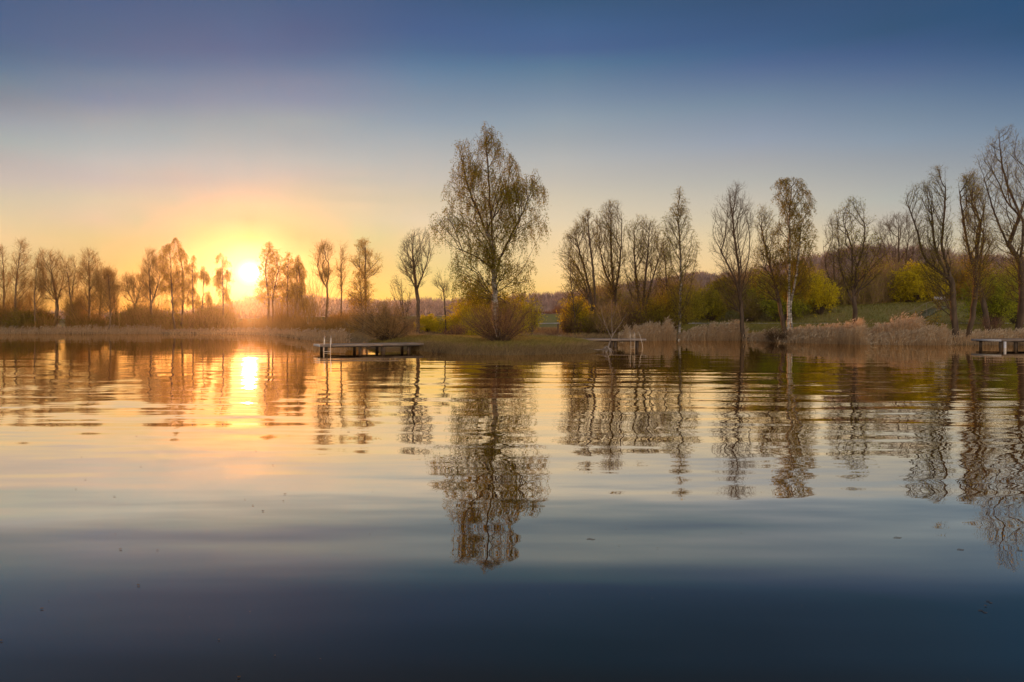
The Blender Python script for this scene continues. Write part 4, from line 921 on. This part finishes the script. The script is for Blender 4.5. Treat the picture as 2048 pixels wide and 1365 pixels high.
def bench():
    u = (1882 - 1024) / F; Y = float(shoreY(u)) + 52.6; x = u * Y
    root = empty('park_bench', (x, Y, gz(x, Y)), .1); tag(root, 'slatted grey bench on the dyke crest beside the stairway', 'bench')
    for nm, zs, y0 in (('seat', [.45], 0), ('backrest', [.62, .74, .86], .25)):
        m_ = MB()
        if nm == 'seat':
            for k in range(4): m_.box((0, -.18 + k * .12, .45), (1.8, .09, .035), bev=.005)
        else:
            for z in zs: m_.box((0, .27 + (z - .6) * .2, z), (1.8, .03, .09), bev=.005)
        m_.build(nm, wood_pale, root)
    for sx_ in (-.75, .75):
        m_ = MB(); m_.tube([(sx_, -.2, 0), (sx_, -.2, .43)], .025, 6); m_.tube([(sx_, .28, 0), (sx_, .28, .5), (sx_, .34, .9)], .025, 6); m_.build('leg', steel, root)
bench()
def post(px, s, h, label, name='post', cat='post'):
    u = (px - 1024) / F; Y = float(shoreY(u)) + s; x = u * Y
    m_ = MB(); m_.tube([(0, 0, -.2), (0, 0, h - .05), (0, 0, h)], [.07, .07, .045], 8)
    o = m_.build(name, bark, None, True); o.location = (x, Y, gz(x, Y)); tag(o, label, cat)
post(1924, 53, 1.2, 'short pale post on the dyke crest between two trunks')
post(1116, 4, 1.1, 'dark upright stump post in the dry bush on the beach')
post(1064, 2.5, .8, 'thin post standing on the gravel beach')

# ---- things afloat in the foreground
def litter():
    rng = np.random.default_rng(99)
    pts = [(273, 873, 5), (163, 915, 4), (282, 934, 5), (171, 960, 5), (229, 994, 7), (512, 903, 6), (546, 931, 6), (682, 861, 3), (697, 864, 9), (716, 866, 5), (570, 989, 8), (567, 1003, 6), (490, 1000, 5), (506, 1012, 7), (526, 1023, 8),
           (241, 1100, 9), (315, 1101, 6), (277, 1172, 9), (84, 1219, 9), (3, 1283, 8), (152, 979, 5), (745, 983, 3), (740, 1069, 4), (231, 1069, 4), (438, 1281, 6), (500, 1225, 4), (550, 1313, 5), (478, 1356, 9), (454, 1150, 3), (549, 1142, 3),
           (1234, 948, 3), (1238, 1092, 4), (1315, 1097, 4), (1482, 1066, 4), (1971, 1213, 7), (1252, 1058, 3), (1480, 1140, 3), (1304, 1198, 3), (641, 1320, 4), (1603, 1213, 3), (1100, 1190, 3), (380, 1236, 3), (98, 1203, 4), (1540, 860, 4), (1700, 950, 3)]
    for i, (a, b_, wpx) in enumerate(pts):
        Y = CAMH * F / (b_ - HZ); x = wx(a, Y); s = wpx / F * Y * .8
        K = 7; t = np.linspace(-1, 1, K); V = []; Qd = []
        for j, tt in enumerate(t):
            hw = .30 * (1 - tt * tt) ** .8 + .01
            for k, ss in enumerate((-1, 0, 1)): V.append((tt * s * .5, ss * hw * s, (.002 + .10 * s * tt * tt + .05 * s * abs(ss) * hw * 3)))
        for j in range(K - 1):
            for k in range(2): q0 = j * 3 + k; Qd.append((q0, q0 + 3, q0 + 4, q0 + 1))
        o = mesh_obj('floating_leaf', V, Qd, leaf_litter, smooth=True); o.location = (x, Y, .003); o.rotation_euler = (0, 0, rng.uniform(-.5, .5))
        tag(o, 'small brown fallen leaf floating on the calm water', 'leaf', 'fallen leaves afloat on the lake')
    st = [(1182, 1079, 22, .0), (1795, 1076, 24, .2), (1921, 1100, 20, .15), (1965, 1224, 20, -.9), (1978, 1205, 14, -.8), (2040, 1102, 16, 0)]
    lb = ['thin pale stick floating right of the birch reflection', 'thin stick floating upper left of the right hand reflection tips', 'curved stick floating below the right hand reflection', 'pale stick floating beside a leaf at lower right, the nearer one',
          'pale stick floating beside a leaf at lower right, the farther one', 'short stick floating at the right edge of the water']
    for (a, b_, wpx, rz), l_ in zip(st, lb):
        Y = CAMH * F / (b_ - HZ); x = wx(a, Y); s = wpx / F * Y / 2.6
        m_ = MB(); m_.tube([(-s, 0, .002), (-s * .3, .01, .004), (s * .4, -.008, .003), (s, 0, .002)], [.0012, .002, .0018, .001], 6)
        o = m_.build('floating_stick', bark, None, True); o.location = (x, Y, 0); o.rotation_euler = (0, 0, rz)
        tag(o, l_, 'stick', 'sticks afloat on the lake')
leaf_litter = leafmat('leaf_litter', (.10, .05, .02), (.28, .14, .05), .3)
litter()


# ------------------------------------------------------------------ world, sun, haze, camera
SUN = Vector((wx(500, 1), 1.0, (HZ - 545) / F)).normalized()
def lin(r_, g, b_):
    return tuple(((c / 255) / 12.92 if c / 255 <= .04045 else ((c / 255 + .055) / 1.055) ** 2.4) for c in (r_, g, b_))
SKY = {0:[(0.0000,0.0997,0.1027,0.0363),(0.0269,0.1046,0.1245,0.0577),(0.0620,0.3538,0.3403,0.1757),(0.0997,0.5346,0.4040,0.2371),(0.1199,0.4746,0.4113,0.2731),(0.1427,0.4069,0.3938,0.3157),(0.1653,0.3556,0.3473,0.3602),(0.1877,0.2989,0.3113,0.3436),(0.2097,0.2242,0.3093,0.3452),(0.2315,0.1788,0.2368,0.3193),(0.2529,0.1075,0.1621,0.2448),(0.2739,0.0587,0.1428,0.2363),(0.2894,0.0147,0.1030,0.2276),(0.3048,0.0000,0.0728,0.1942),(0.3248,0.0000,0.0627,0.1969),(0.3541,0.0000,0.0562,0.1816)],200:[(0.0000,0.0000,0.0000,0.0000),(0.0288,0.0000,0.0000,0.0000),(0.0663,0.0000,0.1080,0.0646),(0.1066,0.1537,0.2408,0.1517),(0.1281,0.2709,0.2902,0.2660),(0.1525,0.2739,0.3357,0.3045),(0.1766,0.2362,0.2915,0.3643),(0.2003,0.2270,0.3181,0.3855),(0.2237,0.1698,0.2874,0.3629),(0.2468,0.1490,0.2305,0.3124),(0.2694,0.0704,0.1519,0.2921),(0.2916,0.0496,0.1354,0.2552),(0.3079,0.0048,0.0928,0.2338),(0.3240,0.0000,0.0700,0.2094),(0.3450,0.0000,0.0648,0.1947),(0.3755,0.0000,0.0570,0.1907)],275:[(0.0000,0.0000,0.0000,0.0000),(0.0295,0.0000,0.0000,0.0000),(0.0679,0.0000,0.0000,0.0044),(0.1092,0.0000,0.1564,0.1315),(0.1312,0.0200,0.2129,0.2202),(0.1499,0.1460,0.2592,0.2649),(0.1561,0.1518,0.2731,0.2824),(0.1684,0.1700,0.2695,0.3148),(0.1807,0.1502,0.2593,0.3450),(0.1868,0.1688,0.2756,0.3454),(0.2049,0.1663,0.2909,0.3801),(0.2288,0.1222,0.2670,0.3632),(0.2523,0.1099,0.2223,0.3134),(0.2754,0.0574,0.1479,0.2864),(0.2980,0.0388,0.1327,0.2643),(0.3146,0.0018,0.0902,0.2333),(0.3309,0.0000,0.0665,0.2095),(0.3522,0.0000,0.0633,0.2006),(0.3832,0.0000,0.0562,0.1876)],350:[(0.0000,0.0000,0.0000,0.0000),(0.0302,0.0000,0.0000,0.0000),(0.0695,0.0000,0.0000,0.0000),(0.1116,0.0000,0.0318,0.0982),(0.1341,0.0000,0.1301,0.1714),(0.1532,0.0000,0.1877,0.2344),(0.1595,0.0000,0.2013,0.2634),(0.1721,0.0539,0.2227,0.2997),(0.1846,0.0736,0.2131,0.3211),(0.1909,0.1042,0.2324,0.3254),(0.2094,0.1167,0.2703,0.3699),(0.2338,0.0819,0.2500,0.3559),(0.2577,0.0769,0.2105,0.3133),(0.2812,0.0494,0.1488,0.2929),(0.3041,0.0282,0.1262,0.2680),(0.3210,0.0000,0.0881,0.2424),(0.3376,0.0000,0.0670,0.2118),(0.3592,0.0000,0.0613,0.1976),(0.3906,0.0000,0.0584,0.1891)],425:[(0.0000,0.0000,0.0000,0.0000),(0.0308,0.0000,0.0000,0.0000),(0.0709,0.0000,0.0000,0.0000),(0.1140,0.0000,0.0000,0.0365),(0.1369,0.0000,0.0420,0.1316),(0.1564,0.0000,0.1316,0.1990),(0.1628,0.0000,0.1413,0.2219),(0.1757,0.0000,0.1833,0.2808),(0.1884,0.0000,0.1943,0.3188),(0.1948,0.0223,0.2184,0.3378),(0.2136,0.0699,0.2471,0.3611),(0.2384,0.0783,0.2427,0.3440),(0.2628,0.0771,0.2116,0.3157),(0.2866,0.0557,0.1557,0.2977),(0.3100,0.0361,0.1258,0.2651),(0.3271,0.0017,0.0907,0.2411),(0.3439,0.0000,0.0636,0.2123),(0.3659,0.0000,0.0624,0.2036),(0.3976,0.0000,0.0606,0.1899)],500:[(0.0000,0.0000,0.0000,0.0061),(0.0314,0.0000,0.0000,0.0137),(0.0723,0.0000,0.0000,0.0300),(0.1162,0.0000,0.0000,0.0000),(0.1395,0.0000,0.0000,0.0918),(0.1593,0.0000,0.1378,0.1974),(0.1790,0.0000,0.1760,0.2662),(0.1984,0.0231,0.2173,0.3350),(0.2176,0.0563,0.2463,0.3570),(0.2428,0.0716,0.2402,0.3497),(0.2676,0.0833,0.2199,0.3169),(0.2918,0.0616,0.1644,0.3073),(0.3154,0.0445,0.1279,0.2691),(0.3328,0.0093,0.0925,0.2453),(0.3498,0.0000,0.0675,0.2191),(0.3720,0.0000,0.0664,0.2126),(0.4041,0.0000,0.0609,0.1869)],600:[(0.0000,0.0000,0.0000,0.0000),(0.0322,0.0000,0.0000,0.0000),(0.0740,0.0000,0.0000,0.0000),(0.1188,0.0000,0.0000,0.0592),(0.1426,0.0000,0.1597,0.1581),(0.1629,0.0523,0.2300,0.2323),(0.1830,0.0921,0.2397,0.2744),(0.2028,0.1186,0.2519,0.3358),(0.2224,0.1226,0.2791,0.3672),(0.2481,0.1018,0.2410,0.3410),(0.2732,0.1227,0.2403,0.3252),(0.2979,0.0742,0.1626,0.3101),(0.3219,0.0629,0.1374,0.2757),(0.3396,0.0117,0.0981,0.2458),(0.3568,0.0000,0.0663,0.2157),(0.3793,0.0000,0.0548,0.1944),(0.4118,0.0000,0.0587,0.1910)],715:[(0.0000,0.0000,0.0775,0.0111),(0.0329,0.0000,0.0909,0.0227),(0.0755,0.0000,0.0999,0.0418),(0.1213,0.0695,0.2830,0.1738),(0.1456,0.2038,0.3256,0.2650),(0.1663,0.3011,0.3542,0.2966),(0.1731,0.2476,0.3253,0.2967),(0.1867,0.2844,0.3442,0.3280),(0.2002,0.2324,0.3229,0.3461),(0.2069,0.2557,0.3281,0.3552),(0.2269,0.2155,0.3195,0.3788),(0.2530,0.1735,0.2813,0.3644),(0.2786,0.1363,0.2401,0.3350),(0.3036,0.0951,0.1817,0.3109),(0.3280,0.0698,0.1508,0.2854),(0.3459,0.0266,0.1142,0.2588),(0.3634,0.0048,0.0777,0.2219),(0.3862,0.0000,0.0600,0.1998),(0.4191,0.0012,0.0562,0.1845)],835:[(0.0000,0.2657,0.2745,0.0489),(0.0334,0.2779,0.3241,0.0913),(0.0767,0.2779,0.3454,0.1548),(0.1231,0.4797,0.4172,0.2525),(0.1478,0.4701,0.4392,0.3438),(0.1757,0.4235,0.4082,0.3289),(0.2032,0.3688,0.3838,0.3755),(0.2302,0.3028,0.3496,0.3795),(0.2567,0.2381,0.3122,0.3743),(0.2826,0.1518,0.2476,0.3510),(0.3079,0.1087,0.1998,0.3095),(0.3326,0.0632,0.1644,0.2955),(0.3507,0.0261,0.1266,0.2677),(0.3684,0.0059,0.0872,0.2278),(0.3913,0.0000,0.0629,0.2127),(0.4245,0.0000,0.0542,0.1773)],1120:[(0.0000,0.7698,0.4246,0.0893),(0.0336,0.7980,0.5035,0.1498),(0.0772,0.7980,0.5545,0.2664),(0.1240,0.7226,0.5510,0.3340),(0.1489,0.6387,0.5302,0.3761),(0.1769,0.5518,0.4842,0.3736),(0.2046,0.4534,0.4254,0.3824),(0.2318,0.3818,0.3901,0.3908),(0.2584,0.2868,0.3239,0.3608),(0.2844,0.2202,0.2847,0.3510),(0.3099,0.1454,0.2186,0.3165),(0.3347,0.0911,0.1728,0.2764),(0.3528,0.0526,0.1395,0.2538),(0.3706,0.0288,0.0863,0.2325),(0.3937,0.0206,0.0827,0.2218),(0.4269,0.0060,0.0602,0.1599)],1520:[(0.0000,0.8063,0.4401,0.1133),(0.0317,0.8449,0.4950,0.1671),(0.0728,0.8216,0.5537,0.2713),(0.1169,0.7037,0.5477,0.3302),(0.1404,0.5877,0.5004,0.3618),(0.1670,0.5071,0.4561,0.3847),(0.1932,0.4047,0.3953,0.3713),(0.2190,0.3332,0.3371,0.3587),(0.2444,0.2559,0.2958,0.3766),(0.2692,0.1953,0.2463,0.3395),(0.2936,0.1349,0.2014,0.2963),(0.3173,0.0889,0.1437,0.2639),(0.3348,0.0565,0.1070,0.2424),(0.3519,0.0305,0.0862,0.2129),(0.3742,0.0216,0.0684,0.1826),(0.4064,0.0146,0.0543,0.1461)],1780:[(0.0000,0.7031,0.4224,0.1445),(0.0295,0.7245,0.4766,0.2068),(0.0678,0.6961,0.5168,0.3080),(0.1089,0.5890,0.4993,0.3533),(0.1309,0.4949,0.4356,0.3683),(0.1557,0.4141,0.4135,0.3782),(0.1803,0.3491,0.3545,0.3569),(0.2045,0.2821,0.3028,0.3388),(0.2284,0.2180,0.2734,0.3521),(0.2518,0.1655,0.2261,0.3122),(0.2748,0.1204,0.1831,0.2852),(0.2974,0.0837,0.1332,0.2524),(0.3140,0.0529,0.1040,0.2296),(0.3303,0.0336,0.0780,0.2017),(0.3516,0.0152,0.0618,0.1532),(0.3825,0.0143,0.0557,0.1476)],2048:[(0.0000,0.6143,0.3964,0.1601),(0.0269,0.6341,0.4487,0.2262),(0.0620,0.6143,0.4762,0.3104),(0.0997,0.5269,0.4651,0.3466),(0.1199,0.4397,0.4203,0.3649),(0.1427,0.3623,0.3725,0.3732),(0.1653,0.3091,0.3276,0.3450),(0.1877,0.2446,0.2741,0.3212),(0.2097,0.1875,0.2435,0.3234),(0.2315,0.1389,0.2024,0.2965),(0.2529,0.1007,0.1621,0.2682),(0.2739,0.0639,0.1220,0.2386),(0.2894,0.0432,0.0978,0.2157),(0.3048,0.0249,0.0758,0.1902),(0.3248,0.0123,0.0588,0.1538),(0.3541,0.0074,0.0540,0.1532)]}

SUN_E = 4.5; EXPO = 0.0; HAZE_D = .00016; HAZE_G = .89
w = bpy.data.worlds.new('World'); scene.world = w; w.use_nodes = True
nt = w.node_tree; N = nt.nodes; L = nt.links; N.clear()
out = N.new('ShaderNodeOutputWorld'); bg = N.new('ShaderNodeBackground')
tc = N.new('ShaderNodeTexCoord')
def vdot(v):
    n_ = N.new('ShaderNodeVectorMath'); n_.operation = 'DOT_PRODUCT'; L.new(tc.outputs['Generated'], n_.inputs[0]); n_.inputs[1].default_value = v; return n_.outputs['Value']
def M(op, a, bb=None, c=None):
    n_ = N.new('ShaderNodeMath'); n_.operation = op
    for i, v in enumerate((a, bb, c)):
        if v is None: continue
        if isinstance(v, (int, float)): n_.inputs[i].default_value = v
        else: L.new(v, n_.inputs[i])
    return n_.outputs[0]
def mix(f, a, b_, mode='MIX'):
    n_ = N.new('ShaderNodeMix'); n_.data_type = 'RGBA'; n_.blend_type = mode
    for s, v in ((0, f), (6, a), (7, b_)):
        if isinstance(v, (int, float)): n_.inputs[s].default_value = v
        elif isinstance(v, tuple): n_.inputs[s].default_value = v + (1,)
        else: L.new(v, n_.inputs[s])
    return n_.outputs[2]
zz = vdot((0, 0, 1))
h_ = Vector((SUN.x, SUN.y, 0)).normalized(); rt = (h_.y, -h_.x, 0)
side = vdot(rt); fwd = vdot(tuple(h_))
cosang = vdot(tuple(SUN)); ang = M('ARCCOSINE', M('MINIMUM', cosang, 1.0))
# clear evening sky: colour by height above the horizon, along nine bearings
azm = M('ARCTAN2', vdot((1, 0, 0)), vdot((0, 1, 0)))
zc = M('MAXIMUM', zz, 0.0); c = None; prev = None
for px_, rows in SKY.items():
    a_ = math.atan((px_ - 1024) / F)
    rp = ramp(N, [(r_[0], r_[1:]) for r_ in rows] + [(.5, (.050, .068, .120)), (.75, (.03, .045, .09)), (1, (.025, .04, .08))]); L.new(zc, rp.inputs[0])
    if c is None: c = rp.outputs[0]
    else:
        t_ = N.new('ShaderNodeMapRange'); t_.inputs['From Min'].default_value = prev; t_.inputs['From Max'].default_value = a_; L.new(azm, t_.inputs['Value'])
        c = mix(t_.outputs[0], c, rp.outputs[0])
    prev = a_
# unseen opposite half of the sky: warm, brightened as fill for shaded fronts
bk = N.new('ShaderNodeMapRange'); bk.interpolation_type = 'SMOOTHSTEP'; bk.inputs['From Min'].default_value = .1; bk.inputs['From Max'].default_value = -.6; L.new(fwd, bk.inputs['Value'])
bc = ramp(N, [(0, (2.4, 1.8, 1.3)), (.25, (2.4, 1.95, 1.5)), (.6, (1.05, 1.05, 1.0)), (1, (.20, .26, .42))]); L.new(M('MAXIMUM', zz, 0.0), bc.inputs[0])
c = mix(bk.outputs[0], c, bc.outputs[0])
# halo and disc
halo = ramp(N, [(0, (14, 13, 11)), (.0085, (14, 13, 11)), (.0105, (.3, .5, .6)), (.018, (.05, .15, .2)), (.045, (.0, .05, .05)), (.08, (.0, .0, .0)), (.16, (.0, .0, 0)), (.3, (0, 0, 0))]); L.new(ang, halo.inputs[0])
c = mix(1.0, c, halo.outputs[0], 'ADD')
sky = N.new('ShaderNodeTexSky'); sky.sky_type = 'NISHITA'; sky.sun_disc = False
sky.sun_elevation = math.asin(SUN.z); sky.sun_rotation = math.atan2(SUN.x, SUN.y)
sc_ = N.new('ShaderNodeVectorMath'); sc_.operation = 'SCALE'; L.new(sky.outputs[0], sc_.inputs[0]); sc_.inputs['Scale'].default_value = .02
c = mix(1.0, c, sc_.outputs[0], 'ADD')
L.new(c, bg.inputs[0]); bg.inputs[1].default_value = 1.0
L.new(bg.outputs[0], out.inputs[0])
# evening air
m_ = MB(); m_.box((0, 165, 13), (1200, 510, 37)); 
m, nt, N, L = newmat('evening_air'); o_ = N.new('ShaderNodeOutputMaterial'); pv = N.new('ShaderNodeVolumePrincipled')
pv.inputs['Color'].default_value = (.96, .93, .92, 1); pv.inputs['Density'].default_value = HAZE_D; pv.inputs['Anisotropy'].default_value = HAZE_G
L.new(pv.outputs[0], o_.inputs['Volume'])
hz = m_.build('haze', m); tag(hz, kind='stuff')


sl = bpy.data.lights.new('sun', 'SUN'); sl.energy = SUN_E; sl.angle = math.radians(.6); sl.color = (1, .38, .12)
so = bpy.data.objects.new('sun', sl); col.objects.link(so)
so.rotation_euler = (-SUN).to_track_quat('-Z', 'Y').to_euler(); so.location = (0, 0, 60)

cam = bpy.data.cameras.new('camera'); co = bpy.data.objects.new('camera', cam); col.objects.link(co)
cam.lens = 24; cam.sensor_width = 36; cam.clip_end = 5000; cam.clip_start = .05
cam.shift_y = -(682.5 - HZ) / 2048
co.location = (0, 0, CAMH); co.rotation_euler = (math.radians(90), 0, 0)
scene.camera = co
vs = scene.view_settings
vs.view_transform = 'Standard'; vs.look = 'None'; vs.gamma = 1; vs.exposure = EXPO
scene.cycles.max_bounces = 6; scene.cycles.diffuse_bounces = 2; scene.cycles.glossy_bounces = 3; scene.cycles.transmission_bounces = 3
scene.cycles.volume_bounces = 0; scene.cycles.transparent_max_bounces = 4
scene.cycles.sample_clamp_indirect = 40; scene.cycles.sample_clamp_direct = 0
scene.cycles.caustics_reflective = False; scene.cycles.caustics_refractive = False
